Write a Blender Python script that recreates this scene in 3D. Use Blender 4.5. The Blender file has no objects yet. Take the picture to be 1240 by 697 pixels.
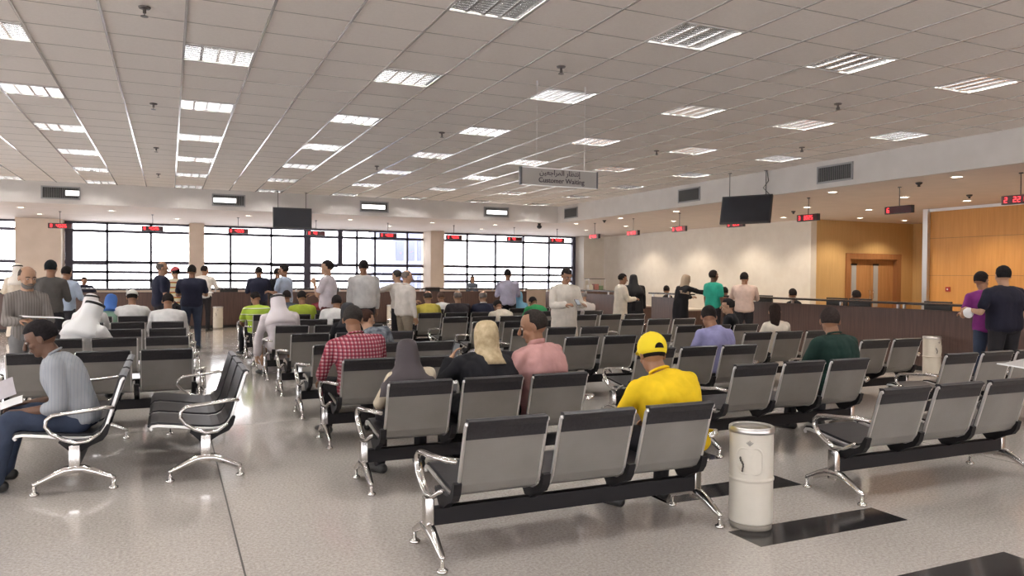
import bpy, bmesh, math, random
from mathutils import Vector, Matrix, noise
random.seed(7)
PI = math.pi
ORD = ['first', 'second', 'third', 'fourth', 'fifth', 'sixth', 'seventh', 'eighth', 'ninth', 'tenth']
SC = bpy.context.scene
COL = SC.collection

# ------------------------------------------------------------------ camera, sky, exposure
def make_camera():
    yaw, pitch, roll = .426, .0161, .0066
    fw = Vector((math.sin(yaw)*math.cos(pitch), math.cos(yaw)*math.cos(pitch), -math.sin(pitch)))
    r0 = Vector((math.cos(yaw), -math.sin(yaw), 0)); u0 = r0.cross(fw)
    r = math.cos(roll)*r0 + math.sin(roll)*u0
    u = -math.sin(roll)*r0 + math.cos(roll)*u0
    M = Matrix((r, u, -fw)).transposed().to_4x4()
    M.translation = (0, 0, 1.55)
    c = bpy.data.cameras.new('camera'); c.sensor_width = 36; c.lens = 914.45/1240*36
    c.clip_start = .05; c.clip_end = 400
    o = bpy.data.objects.new('camera', c); COL.objects.link(o); o.matrix_world = M
    SC.camera = o
make_camera()
SC.view_settings.view_transform = 'Standard'; SC.view_settings.look = 'None'
SC.view_settings.gamma = 1; SC.view_settings.use_curve_mapping = False
SC.view_settings.exposure = 0.27
W = bpy.data.worlds.new('world'); SC.world = W; W.use_nodes = True
W.node_tree.nodes['Background'].inputs[0].default_value = (.97, .96, 1, 1)
W.node_tree.nodes['Background'].inputs[1].default_value = 9.0
TUBE_E = 150.0      # fluorescent tubes
DOWN_E = 14.0      # recessed downlights
DOWN_W = 85.0
cy = SC.cycles
cy.max_bounces = 6; cy.diffuse_bounces = 4; cy.glossy_bounces = 3; cy.transmission_bounces = 4; cy.transparent_max_bounces = 6
cy.caustics_reflective = False; cy.caustics_refractive = False; cy.sample_clamp_indirect = 4; cy.use_denoising = True

CZ = 3.567     # main ceiling
LZ = 3.095     # lowered ceiling over the counters
XB = 10.3      # bulkhead on the right
YB = 19.5      # bulkhead before the windows
YW = 26.0      # window wall

# ------------------------------------------------------------------ materials
MC = {}
def mat(name, col, rough=.6, metal=0.0, emit=0, spec=.5):
    if name in MC: return MC[name]
    m = bpy.data.materials.new(name); m.use_nodes = True; b = m.node_tree.nodes['Principled BSDF']
    b.inputs['Base Color'].default_value = (*col, 1); b.inputs['Roughness'].default_value = rough
    b.inputs['Metallic'].default_value = metal; b.inputs['Specular IOR Level'].default_value = spec
    if emit:
        b.inputs['Emission Color'].default_value = (*col, 1); b.inputs['Emission Strength'].default_value = emit
    MC[name] = m; return m
def nodes(m): return m.node_tree.nodes, m.node_tree.links, m.node_tree.nodes['Principled BSDF']
def noisy(name, c1, c2, scale=20, rough=.6, metal=0., detail=4, stretch=(1, 1, 1), bump=0., lo=.35, hi=.65, spec=.5):
    if name in MC: return MC[name]
    m = mat(name, c1, rough, metal, 0, spec); N, L, b = nodes(m)
    tc = N.new('ShaderNodeTexCoord'); mp = N.new('ShaderNodeMapping'); mp.inputs['Scale'].default_value = stretch
    nz = N.new('ShaderNodeTexNoise'); nz.inputs['Scale'].default_value = scale; nz.inputs['Detail'].default_value = detail
    cr = N.new('ShaderNodeValToRGB'); cr.color_ramp.elements[0].position = lo; cr.color_ramp.elements[1].position = hi
    cr.color_ramp.elements[0].color = (*c1, 1); cr.color_ramp.elements[1].color = (*c2, 1)
    L.new(tc.outputs['Object'], mp.inputs[0]); L.new(mp.outputs[0], nz.inputs['Vector']); L.new(nz.outputs['Fac'], cr.inputs[0])
    L.new(cr.outputs[0], b.inputs['Base Color'])
    if bump:
        bp = N.new('ShaderNodeBump'); bp.inputs['Strength'].default_value = bump; bp.inputs['Distance'].default_value = .01
        L.new(nz.outputs['Fac'], bp.inputs['Height']); L.new(bp.outputs[0], b.inputs['Normal'])
    return m
def cloth(name, c, rough=.85):
    return noisy('fabric_'+name, tuple(x*.84 for x in c), c, 9, rough, bump=.25, spec=.2)
def banded(name, base, bands, rough=.85):
    """fabric with stripes: bands = list of (axis, freq, width, colour)"""
    m = mat('fabric_'+name, base, rough, spec=.2); N, L, b = nodes(m)
    tc = N.new('ShaderNodeTexCoord'); sp = N.new('ShaderNodeSeparateXYZ'); L.new(tc.outputs['Object'], sp.inputs[0])
    prev = None
    for ax, fr, wd, c in bands:
        a = N.new('ShaderNodeMath'); a.operation = 'MULTIPLY'; a.inputs[1].default_value = fr; L.new(sp.outputs[ax], a.inputs[0])
        f = N.new('ShaderNodeMath'); f.operation = 'FRACT'; L.new(a.outputs[0], f.inputs[0])
        g = N.new('ShaderNodeMath'); g.operation = 'LESS_THAN'; g.inputs[1].default_value = wd; L.new(f.outputs[0], g.inputs[0])
        k = N.new('ShaderNodeMath'); k.operation = 'MULTIPLY'; k.inputs[1].default_value = c[3] if len(c) > 3 else 1; L.new(g.outputs[0], k.inputs[0])
        mx = N.new('ShaderNodeMixRGB'); L.new(k.outputs[0], mx.inputs[0]); mx.inputs[2].default_value = (*c[:3], 1)
        if prev: L.new(prev, mx.inputs[1])
        else: mx.inputs[1].default_value = (*base, 1)
        prev = mx.outputs[0]
    L.new(prev, b.inputs['Base Color']); return m

CHROME = mat('polished_chrome', (.66, .64, .62), .15, 1)
ALU = mat('brushed_aluminium', (.72, .71, .70), .36, 1)
BLKPAD = noisy('black_vinyl', (.014, .013, .016), (.022, .02, .024), 60, .42, spec=.45)
BLKSTEEL = mat('black_painted_steel', (.010, .009, .011), .55, 0, 0, .3)
BLKPLASTIC = mat('black_plastic', (.02, .02, .022), .45)
def perforated():
    m = noisy('perforated_grey_steel', (.225, .213, .198), (.27, .255, .238), 3, .45, .2, spec=.5)
    N, L, b = nodes(m)
    tc = N.new('ShaderNodeTexCoord'); vo = N.new('ShaderNodeTexVoronoi'); vo.inputs['Scale'].default_value = 190; vo.inputs['Randomness'].default_value = 0
    L.new(tc.outputs['Object'], vo.inputs['Vector'])
    bp = N.new('ShaderNodeBump'); bp.inputs['Strength'].default_value = .3; bp.inputs['Distance'].default_value = .002
    L.new(vo.outputs['Distance'], bp.inputs['Height']); L.new(bp.outputs[0], b.inputs['Normal'])
    return m
PERF = perforated()
def floor_mat():
    m = mat('polished_speckled_floor', (.4, .36, .33), .12); N, L, b = nodes(m)
    tc = N.new('ShaderNodeTexCoord')
    n1 = N.new('ShaderNodeTexNoise'); n1.inputs['Scale'].default_value = 55; n1.inputs['Detail'].default_value = 6; n1.inputs['Roughness'].default_value = .8
    n2 = N.new('ShaderNodeTexNoise'); n2.inputs['Scale'].default_value = 1.1; n2.inputs['Detail'].default_value = 4
    c1 = N.new('ShaderNodeValToRGB'); e = c1.color_ramp.elements; e[0].position = .36; e[1].position = .64
    e[0].color = (.38, .345, .318, 1); e[1].color = (.67, .62, .58, 1)
    mx = N.new('ShaderNodeMixRGB'); mx.blend_type = 'MULTIPLY'; mx.inputs[0].default_value = .35
    c2 = N.new('ShaderNodeValToRGB'); c2.color_ramp.elements[0].position = .3; c2.color_ramp.elements[0].color = (.72, .71, .7, 1); c2.color_ramp.elements[1].position = .7
    for n in (n1, n2): L.new(tc.outputs['Object'], n.inputs['Vector'])
    L.new(n1.outputs['Fac'], c1.inputs[0]); L.new(n2.outputs['Fac'], c2.inputs[0])
    L.new(c1.outputs[0], mx.inputs[1]); L.new(c2.outputs[0], mx.inputs[2]); L.new(mx.outputs[0], b.inputs['Base Color'])
    rr = N.new('ShaderNodeMapRange'); rr.inputs['To Min'].default_value = .05; rr.inputs['To Max'].default_value = .15
    L.new(n2.outputs['Fac'], rr.inputs['Value']); L.new(rr.outputs[0], b.inputs['Roughness'])
    b.inputs['Specular IOR Level'].default_value = .75
    return m
FLOOR = floor_mat()
INLAY = noisy('black_granite_inlay', (.008, .008, .009), (.03, .028, .03), 90, .12)
CEIL = noisy('mineral_ceiling_tile', (.83, .78, .735), (.86, .81, .765), 40, .85, bump=.1)
PAINT = noisy('cream_wall_paint', (.70, .645, .565), (.74, .69, .61), 4, .8)
WPAINT = noisy('white_bulkhead_paint', (.56, .53, .50), (.60, .57, .54), 3, .75)
LOWC = noisy('lowered_ceiling_paint', (.60, .53, .48), (.64, .56, .51), 3, .8)
TBAR = mat('white_ceiling_bar', (.50, .48, .47), .13, 0, 0, .8)
FLOORJOINT = mat('dark_joint', (.10, .09, .085), .8)  # dark tone of the floor joint lines
def wood(name, a, b_, stretch=(1, 1, .06), sc=22, rough=.4):
    return noisy('wood_'+name, a, b_, sc, rough, stretch=stretch, detail=6, lo=.3, hi=.7)
MAPLE = wood('maple_panel', (.54, .245, .058), (.62, .295, .078))
MAPLE2 = wood('pale_maple_panel', (.58, .37, .155), (.64, .42, .185))
DOORW = wood('door_veneer', (.42, .20, .075), (.52, .27, .11))
FRAMEW = wood('door_frame_wood', (.30, .13, .05), (.38, .17, .07))
DESKW = wood('dark_wenge_counter', (.060, .034, .030), (.105, .062, .052), sc=30, rough=.38)
DESKTOP = mat('pale_desk_surface', (.55, .50, .44), .4)
WINFR = mat('dark_window_frame', (.060, .055, .085), .4)
COLP = noisy('beige_column_plaster', (.70, .58, .47), (.75, .63, .52), 3, .8)
GLASSM = None
def glass_mat():
    m = bpy.data.materials.new('clear_window_glass'); m.use_nodes = True; N = m.node_tree.nodes; L = m.node_tree.links
    N.clear(); o = N.new('ShaderNodeOutputMaterial'); t = N.new('ShaderNodeBsdfTransparent'); g = N.new('ShaderNodeBsdfGlossy'); g.inputs['Roughness'].default_value = .03
    f = N.new('ShaderNodeFresnel'); f.inputs['IOR'].default_value = 1.45; mx = N.new('ShaderNodeMixShader')
    L.new(f.outputs[0], mx.inputs[0]); L.new(t.outputs[0], mx.inputs[1]); L.new(g.outputs[0], mx.inputs[2]); L.new(mx.outputs[0], o.inputs[0])
    return m
GLASSM = glass_mat()
WHITEM = mat('white_enamel', (.72, .70, .66), .35)
CREAM = noisy('cream_painted_metal', (.66, .62, .54), (.70, .66, .58), 5, .35)
PAPER = mat('white_paper', (.85, .85, .86), .6)
SCREEN = noisy('dark_switched_off_screen', (.018, .02, .026), (.026, .028, .036), 2, .22)
RED = mat('lit_red_digits', (1, .04, .05), .4, 0, 3.2)
LAMP = mat('fluorescent_tube', (1, .98, .94), .4, 0, TUBE_E)
OFFTUBE = mat('unlit_tube', (.35, .30, .28), .4)
DLAMP = mat('downlight_lamp', (1, .90, .74), .4, 0, DOWN_E)
REFL = mat('satin_reflector', (.72, .71, .70), .3, .8)
VENTM = mat('grey_vent_metal', (.30, .30, .30), .5, .2)
VENTD = mat('vent_dark', (.04, .04, .04), .8)

# ------------------------------------------------------------------ mesh helpers
def link(o, parent=None):
    COL.objects.link(o)
    if parent is not None: o.parent = parent
    return o
def obj(name, bm, m, parent=None, smooth=False):
    me = bpy.data.meshes.new(name); bm.to_mesh(me); bm.free()
    for x in (m if isinstance(m, (list, tuple)) else [m]): me.materials.append(x)
    if smooth:
        for p in me.polygons: p.use_smooth = True
    return link(bpy.data.objects.new(name, me), parent)
def empty(name, loc=(0, 0, 0), rz=0, label=None, cat=None, group=None):
    o = bpy.data.objects.new(name, None); o.empty_display_size = .1; o.location = loc; o.rotation_euler = (0, 0, rz)
    link(o); return tag(o, label, cat, group)
def tag(o, label=None, cat=None, group=None):
    if label: o['label'] = label
    if cat: o['category'] = cat
    if group: o['group'] = group
    return o
def struct(o): o['kind'] = 'structure'; return o
def NB(): return bmesh.new()
def box(bm, c, s, rot=None, bev=0):
    r = bmesh.ops.create_cube(bm, size=1)['verts']
    M = Matrix.Translation(c) @ (rot.to_4x4() if rot else Matrix()) @ Matrix.Diagonal((*s, 1))
    bmesh.ops.transform(bm, matrix=M, verts=r)
    if bev:
        es = list({e for v in r for e in v.link_edges}); bmesh.ops.bevel(bm, geom=es, offset=bev, segments=2, affect='EDGES', profile=.7)
    return bm
def bx(bm, x0, x1, y0, y1, z0, z1, bev=0): return box(bm, ((x0+x1)/2, (y0+y1)/2, (z0+z1)/2), (abs(x1-x0), abs(y1-y0), abs(z1-z0)), None, bev)
def rings(bm, R, cap=True):
    vs = [[bm.verts.new(p) for p in r] for r in R]
    n = len(R[0])
    for a, b in zip(vs, vs[1:]):
        for i in range(n): bm.faces.new((a[i], a[(i+1) % n], b[(i+1) % n], b[i]))
    if cap:
        bm.faces.new(list(reversed(vs[0]))); bm.faces.new(vs[-1])
    return vs
def tube(bm, pts, rad, seg=10, xdir=None, flat=1.0, round_ends=True):
    """tapered tube along pts; rad number or list (or list of (rx,ry)); xdir = direction of first radius"""
    P = [Vector(p) for p in pts]; n = len(P)
    Rr = [(r if isinstance(r, (tuple, list)) else (r, r*flat)) for r in (rad if isinstance(rad, list) else [rad]*n)]
    if round_ends:
        t0 = (P[0]-P[1]).normalized(); t1 = (P[-1]-P[-2]).normalized()
        P = [P[0]+t0*min(Rr[0])*.8, P[0]+t0*min(Rr[0])*.45] + P + [P[-1]+t1*min(Rr[-1])*.45, P[-1]+t1*min(Rr[-1])*.8]
        a, b = Rr[0], Rr[-1]
        Rr = [(a[0]*.45, a[1]*.45), (a[0]*.85, a[1]*.85)] + Rr + [(b[0]*.85, b[1]*.85), (b[0]*.45, b[1]*.45)]
    out = []; prev = Vector(xdir) if xdir is not None else None
    for i, p in enumerate(P):
        t = (P[min(i+1, len(P)-1)] - P[max(i-1, 0)]).normalized()
        if prev is None:
            prev = t.orthogonal()
        x = (prev - t*prev.dot(t))
        x = x.normalized() if x.length > 1e-5 else t.orthogonal().normalized()
        y = t.cross(x)
        if xdir is None: prev = x
        out.append([p + x*Rr[i][0]*math.cos(2*PI*k/seg) + y*Rr[i][1]*math.sin(2*PI*k/seg) for k in range(seg)])
    rings(bm, out); return bm
def cyl(bm, c, r, z0, z1, seg=16, r2=None):
    r2 = r if r2 is None else r2
    rings(bm, [[(c[0]+q*math.cos(2*PI*k/seg), c[1]+q*math.sin(2*PI*k/seg), z) for k in range(seg)] for q, z in ((r, z0), (r2, z1))]); return bm
def lathe(bm, prof, seg=24, c=(0, 0)):
    rings(bm, [[(c[0]+max(r, .0005)*math.cos(2*PI*k/seg), c[1]+max(r, .0005)*math.sin(2*PI*k/seg), z) for k in range(seg)] for r, z in prof]); return bm
def ell(bm, c, r, rot=None, seg=12):
    v = bmesh.ops.create_uvsphere(bm, u_segments=seg, v_segments=max(6, seg*2//3), radius=1)['verts']
    M = Matrix.Translation(c) @ (rot.to_4x4() if rot else Matrix()) @ Matrix.Diagonal((*r, 1))
    bmesh.ops.transform(bm, matrix=M, verts=v); return bm
def extrude_yz(bm, poly, x0, x1):
    """closed polygon in (y,z) extruded along x"""
    a = [bm.verts.new((x0, y, z)) for y, z in poly]; b = [bm.verts.new((x1, y, z)) for y, z in poly]
    n = len(poly)
    for i in range(n): bm.faces.new((a[i], b[i], b[(i+1) % n], a[(i+1) % n]))
    bm.faces.new(list(reversed(a))); bm.faces.new(b); 
    return bm
def fixn(bm):
    bmesh.ops.recalc_face_normals(bm, faces=bm.faces[:]); return bm
def ribbon(bm, path, th, x0, x1, side=1):
    """sheet of thickness th following a (y,z) path"""
    off = []
    for i, (y, z) in enumerate(path):
        a = path[max(i-1, 0)]; b = path[min(i+1, len(path)-1)]
        t = Vector((b[0]-a[0], b[1]-a[1])).normalized(); nrm = Vector((-t.y, t.x))*side
        off.append((y+nrm.x*th, z+nrm.y*th))
    poly = list(path)+list(reversed(off)); m = len(path)
    for i in range(m-1):
        q = [path[i], path[i+1], off[i+1], off[i]]
        A = [(x0, *p) for p in q]; B = [(x1, *p) for p in q]
        va = [bm.verts.new(p) for p in A]; vb = [bm.verts.new(p) for p in B]
        bm.faces.new((va[0], va[1], vb[1], vb[0])); bm.faces.new((va[2], va[3], vb[3], vb[2]))
        bm.faces.new((va[3], va[2], va[1], va[0])); bm.faces.new((vb[0], vb[1], vb[2], vb[3]))
        if i == 0: bm.faces.new((va[0], vb[0], vb[3], va[3]))
        if i == m-2: bm.faces.new((va[1], va[2], vb[2], vb[1]))
    bmesh.ops.remove_doubles(bm, verts=bm.verts[:], dist=1e-5); return fixn(bm)
def copy_tree(o, parent=None):
    c = o.copy(); COL.objects.link(c)
    if parent is not None: c.parent = parent
    for ch in list(KIDS.get(o.name, [])): copy_tree(ch, c)
    return c
KIDS = {}
def index_kids():
    KIDS.clear()
    for o in bpy.data.objects:
        if o.parent: KIDS.setdefault(o.parent.name, []).append(o)

# ------------------------------------------------------------------ the room
b = NB(); bx(b, -13, 19.5, -7, 27, -.12, 0); struct(obj('floor', b, FLOOR))
b = NB()
for y0 in (1.55, 2.45, 3.34, 4.23, 5.12): bx(b, 3.1, 4.32, y0, y0+.28, -.01, .0008)
o = struct(obj('floor_inlay', b, INLAY)); o.name = 'trim_1'
b = NB()
for x in (.355, -4.0, 6.5): bx(b, x-.005, x+.005, -7, 8.2 if x > 0 and x < 1 else 23, -.01, .0006)
for y in (-1, 8.2, 16.6): bx(b, -13, 15, y-.004, y+.004, -.01, .0006)
o = struct(obj('trim_2', b, FLOORJOINT))
FA, FB = .285, .272      # half sizes of the light openings
FXY = []
for i in range(-4, 6):
    for j in range(-1, 7):
        Y = 5.46-.27+2.33*j
        FXY.append((i, j, .415+1.8*i, min(Y, YB-.42)))
def ceiling_mesh():
    b = NB(); xs = [-13]; ys = sorted({round(f[3], 4) for f in FXY})
    for x in sorted({round(f[2], 4) for f in FXY}): xs += [x-FA, x+FA]
    xs.append(XB); yy = [-7]
    for y in ys: yy += [y-FB, y+FB]
    yy.append(YB)
    for i in range(len(xs)-1):
        if i % 2 == 0: bx(b, xs[i], xs[i+1], -7, YB, CZ, CZ+.012)
        else:
            for j in range(0, len(yy)-1, 2): bx(b, xs[i], xs[i+1], yy[j], yy[j+1], CZ, CZ+.012)
    return b
struct(obj('ceiling', ceiling_mesh(), CEIL))
b = NB(); bx(b, -13, XB, -7, YB, CZ+.12, CZ+.2); struct(obj('ceiling_slab', b, CEIL))
b = NB()
k = -22
while .12+.6*k < XB:
    x = .12+.6*k
    if x > -12.9: bx(b, x-.010, x+.010, -7, YB, CZ-.006, CZ+.01)
    k += 1
o = struct(obj('trim_3', b, TBAR))
b = NB(); y = 5.46-.5825*21
while y < YB:
    bx(b, -13, XB, y-.005, y+.005, CZ-.002, CZ+.01); y += .5825
o = struct(obj('trim_4', b, mat('grey_ceiling_bar', (.40, .375, .35), .8)))
# bulkheads and lowered ceiling
b = NB(); bx(b, -13, XB, YB, YB+.12, LZ, CZ+.1); struct(obj('wall_bulkhead_back', b, WPAINT))
b = NB(); bx(b, XB, XB+.12, -7, YB+.12, LZ, CZ+.1); struct(obj('wall_bulkhead_right', b, WPAINT))
b = NB(); bx(b, XB+.12, 19.5, -7, 27, LZ, LZ+.1); bx(b, -13, XB+.12, YB+.12, 27, LZ, LZ+.1); struct(obj('ceiling_lowered', b, LOWC))
# right walls
b = NB(); bx(b, 15.4, 15.55, 14.9, 25.3, 0, LZ); struct(obj('wall_right', b, PAINT))
b = NB(); bx(b, 14.5, 15.55, 25.3, 25.5, 0, LZ); bx(b, 14.5, 14.62, 25.5, YW+.2, 0, LZ); struct(obj('wall_corner', b, PAINT))
b = NB(); bx(b, 15.55, 16.67, 14.9, 15.05, 0, LZ); bx(b, 18.79, 19.5, 14.9, 15.05, 0, LZ); bx(b, 16.67, 18.79, 14.9, 15.05, 2.23, LZ); struct(obj('wall_alcove', b, MAPLE2))
b = NB(); bx(b, 19.3, 19.5, 11.5, 14.9, 0, LZ); struct(obj('wall_alcove_side', b, MAPLE2))
b = NB(); bx(b, 15.45, 15.6, -7, 11.55, 0, LZ); bx(b, 15.6, 19.5, 11.4, 11.55, 0, LZ)
struct(obj('wall_wood_panelled', b, MAPLE))
b = NB()
for z in (1.62, 2.44): bx(b, 15.444, 15.452, -7, 11.5, z-.004, z+.004)
for y in (9.0, 6.6, 4.2): bx(b, 15.444, 15.452, y-.004, y+.004, 0, LZ)
struct(obj('trim_5', b, mat('panel_joint', (.25, .13, .05), .7)))
b = NB(); bx(b, 15.36, 15.62, 11.5, 11.62, 0, LZ); bx(b, 15.42, 15.46, -7, 11.5, LZ-.06, LZ); struct(obj('trim_6', b, ALU))
b = NB(); bx(b, 15.37, 15.57, 14.86, 14.93, 0, LZ); struct(obj('trim_7', b, PAINT))
b = NB(); bx(b, -13.15, -13, -7, 27, 0, 1.0); bx(b, -13.15, -13, -7, 27, 2.5, CZ+.1)
for k in range(9): bx(b, -13.15, -13, -7+k*4.2, -6.6+k*4.2, 1.0, 2.5)  # unseen wall; its window openings are added to bring daylight into the hall
struct(obj('wall_left', b, PAINT))
b = NB(); bx(b, -13, 19.5, -7.15, -7, 0, 1.0); bx(b, -13, 19.5, -7.15, -7, 2.0, CZ+.1)
for k in range(9): bx(b, -13+k*4, -12.7+k*4, -7.15, -7, 1.0, 2.0)  # openings behind the camera, added and sized for the fill light they admit
struct(obj('wall_rear', b, PAINT))
# columns before the windows
for n, (x0, x1) in enumerate(((-3.95, -2.83), (.56, .98), (8.28, 8.78))):
    b = NB(); bx(b, x0, x1, 25.1, YW+.15, 0, LZ); struct(obj('wall_column', b, COLP))
# the window wall : three rails above, wide panes, three rails below, sill wall
def window(n, x0, x1, mull, heavy=()):
    root = struct(empty('window_%d' % n, ((x0+x1)/2, YW, 0))); cx_ = (x0+x1)/2
    b = NB()
    def B(a, c, z0, z1, d=.10): bx(b, a-cx_, c-cx_, -d/2, d/2, z0, z1)
    for z, h in ((3.03, .07), (2.78, .085), (1.83, .10), (1.54, .085), (1.29, .085), (1.0, .06)): B(x0, x1, z, z+h)
    for x in mull: B(x-.035, x+.035, 1.0, 3.09)
    for x, w, za in heavy: B(x-w/2, x+w/2, za, 3.09, .16)
    struct(obj('window_frame', b, WINFR, root))
    b = NB(); bx(b, x0-cx_, x1-cx_, -.005, .005, 1.05, 3.08); struct(obj('window_glass', b, GLASSM, root))
    b = NB(); bx(b, x0-cx_, x1-cx_, -.12, .12, 0, 1.03); struct(obj('window_sill', b, COLP, root))
window(1, -12.9, -3.95, (-10.5, -8.2, -5.9), ())
window(2, -2.83, .56, (-1.72, -.52), ((-2.72, .2, 1.0),))
window(3, .98, 8.28, (1.80, 3.06, 5.9, 6.53, 7.69), ((4.22, .22, 1.0), (5.32, .16, 1.9)))
window(4, 8.78, 14.5, (9.97, 11.1, 12.25, 13.35), ((14.42, .12, 1.0),))
b = NB(); bx(b, -2.62, -1.75, YW-.06, YW+.06, 1.80, 1.88); bx(b, 3.09, 5.24, YW-.07, YW+.07, 1.80, 1.9); struct(obj('trim_8', b, WINFR))
# neighbouring buildings seen through the glass
HAZY = mat('blue_grey_render', (.16, .18, .26), .8); HAZY2 = mat('pale_render', (.42, .42, .46), .8)
b = NB(); bx(b, 9.1, 10.8, 33, 37, -3, 3.62); bx(b, 9.0, 10.9, 32.9, 37.1, 3.56, 3.72)
t = obj('street_building', b, HAZY)
tag(t, 'blue grey block outside the windows behind the middle bay', 'building')
b = NB()
for k in range(3): bx(b, 9.25+k*.5, 9.6+k*.5, 32.95, 33.02, 2.2, 3.1)
for k in range(3): bx(b, 9.25+k*.5, 9.6+k*.5, 32.95, 33.02, .6, 1.5)
obj('window_row', b, mat('dark_pane', (.08, .09, .14), .2), t)
b = NB(); bx(b, 12.2, 13.9, 36, 39, -3, 1.45); bx(b, 12.1, 14.0, 35.9, 39.1, 1.4, 1.52)
tag(obj('street_building', b, HAZY2), 'low pale building outside the windows past the third column', 'building')

# double door in the alcove
def door():
    r = struct(empty('door_1', (17.73, 14.97, 0)))
    b = NB(); bx(b, -1.06, -.9, -.11, .10, 0, 2.07); bx(b, .9, 1.06, -.11, .10, 0, 2.07); bx(b, -1.06, 1.06, -.115, .10, 2.07, 2.225); struct(obj('door_frame', b, FRAMEW, r))
    for s in (-1, 1):
        x0, x1 = (-.9, -.004) if s < 0 else (.004, .9)
        b = NB(); bx(b, x0, x1, .03, .075, 0.005, 2.07, .004); lf = struct(obj('door_leaf', b, DOORW, r))
        gx = -.72 if s < 0 else .12
        b = NB(); bx(b, gx, gx+.18, .022, .032, .75, 1.92); struct(obj('door_glass', b, mat('frosted_pane', (.42, .43, .44), .3), lf))
        b = NB(); bx(b, gx-.02, gx+.20, .018, .03, 1.90, 1.95); struct(obj('door_glass_bead', b, BLKPLASTIC, lf))
        b = NB(); tube(b, [(-.07*(-s)*-1, .03, .98), (-.07*(-s)*-1, -.03, .98), (-.07*(-s)*-1, -.03, 1.2), (-.07*(-s)*-1, .03, 1.2)], .01, 8); struct(obj('door_handle', b, CHROME, lf, True))
door()
# ------------------------------------------------------------------ recessed square lights
def fixture_proto():
    r = empty('ceiling_light', (0, 0, CZ))
    a, c, D = FA, FB, .085
    b = NB()
    for x0, x1, y0, y1 in ((-a-.012, -a, -c-.012, c+.012), (a, a+.012, -c-.012, c+.012), (-a, a, -c-.012, -c), (-a, a, c, c+.012)): bx(b, x0, x1, y0, y1, -.006, D)
    bx(b, -a, a, -c, c, D-.004, D); obj('housing', b, mat('white_light_frame', (.60, .59, .58), .15, 0, 0, .8), r)
    for k in range(4):
        x = -a+(k+.5)*a/2; b = NB(); tube(b, [(x, -c+.012, .060), (x, c-.012, .060)], .012, 8); obj('tube', b, LAMP, r, True)
    b = NB()
    for k in range(1, 4):
        x = -a+k*a/2; rings(b, [[(x-w, -c, z), (x+w, -c, z), (x+w, c, z), (x-w, c, z)] for w, z in ((.011, 0), (.016, .05))])
    for k in range(0, 12):
        y = -c+k*2*c/11; rings(b, [[(-a, y-w, z), (a, y-w, z), (a, y+w, z), (-a, y+w, z)] for w, z in ((.0012, .004), (.0082, .044))])
    fixn(b)
    obj('louvre', b, mat('mirror_louvre', (.78, .78, .78), .17, 1), r)
    return r
fx = fixture_proto(); index_kids()
first = True; fxy = FXY
for i, j, X, Y in fxy:
    o = fx if first else copy_tree(fx); first = False
    o.location = (X, Y, CZ); o['category'] = 'ceiling light'; o['group'] = 'square louvred lights in the tiled ceiling'
    far = ['above the viewer', 'in the nearest row', 'in the second row', 'in the third row', 'in the fourth row', 'in the fifth row', 'in the sixth row', 'in the row touching the window bulkhead'][j+1]
    o['label'] = 'square louvred light %s, %s line from the right bulkhead' % (far, ORD[5-i])
    if (i, j) == (3, 0):
        o['label'] = 'square louvred light with its middle tubes unlit, near the right bulkhead'
        for c in [q for q in bpy.data.objects if q.parent == o and q.name.startswith('tube')][1:3]:
            c.data = c.data.copy(); c.data.materials[0] = OFFTUBE
# ------------------------------------------------------------------ downlights
def down_proto():
    b = NB()
    rings(b, [[(r*math.cos(2*PI*k/20), r*math.sin(2*PI*k/20), z) for k in range(20)] for r, z in ((.076, .0), (.10, -.001), (.10, -.008), (.08, -.011), (.076, -.004))], cap=False)
    bmesh.ops.recalc_face_normals(b, faces=b.faces[:])
    r = obj('downlight', b, WHITEM, None, True)
    b = NB(); cyl(b, (0, 0), .076, -.004, -.001, 20); obj('lamp', b, DLAMP, r)
    L = bpy.data.lights.new('beam', 'SPOT'); L.energy = DOWN_W; L.color = (1, .86, .68); L.spot_size = math.radians(128); L.spot_blend = .55; L.shadow_soft_size = .06
    q = bpy.data.objects.new('beam', L); link(q, r); q.location = (0, 0, -.03)
    return r
dl = down_proto(); index_kids(); first = True
DL = [('the outer row beside the right bulkhead', [(10.85, y) for y in (19.4, 17.0, 14.6, 12.3, 10.0, 7.65, 5.3)]),
      ('the middle row above the right counter', [(12.7, y) for y in (22.0, 19.6, 17.2, 14.8, 12.4, 10.0, 7.6)]),
      ('the row along the cream wall', [(14.35, y) for y in (22, 19.5, 17.0, 14.8, 12.2, 9.9, 7.5)]),
      ('the door alcove', [(16.1, 13.95), (17.8, 14.0)]),
      ('the row above the window counter', [(x, 21.1) for x in (-6.2, -3.2, -1.3, 1.9, 4.6, 7.0, 9.0)]),
      ('the row close to the windows', [(x, 23.2) for x in (-6, -3.1, 0.2, 3.2, 6.3, 9.4)])]
for nm, pts in DL:
    for k, (x, y) in enumerate(pts):
        o = dl if first else copy_tree(dl); first = False
        o.location = (x, y, LZ); o['category'] = 'downlight'; o['group'] = 'round downlights in the lowered ceiling'
        if 'row' in nm and len(pts) > 3:
            o['label'] = 'round recessed downlight in %s, %s from its %s end' % (nm, ORD[k], 'far' if x > 10 else 'left')
        else: o['label'] = 'round recessed downlight in %s, the %s one' % (nm, ['left', 'right'][k])
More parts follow.
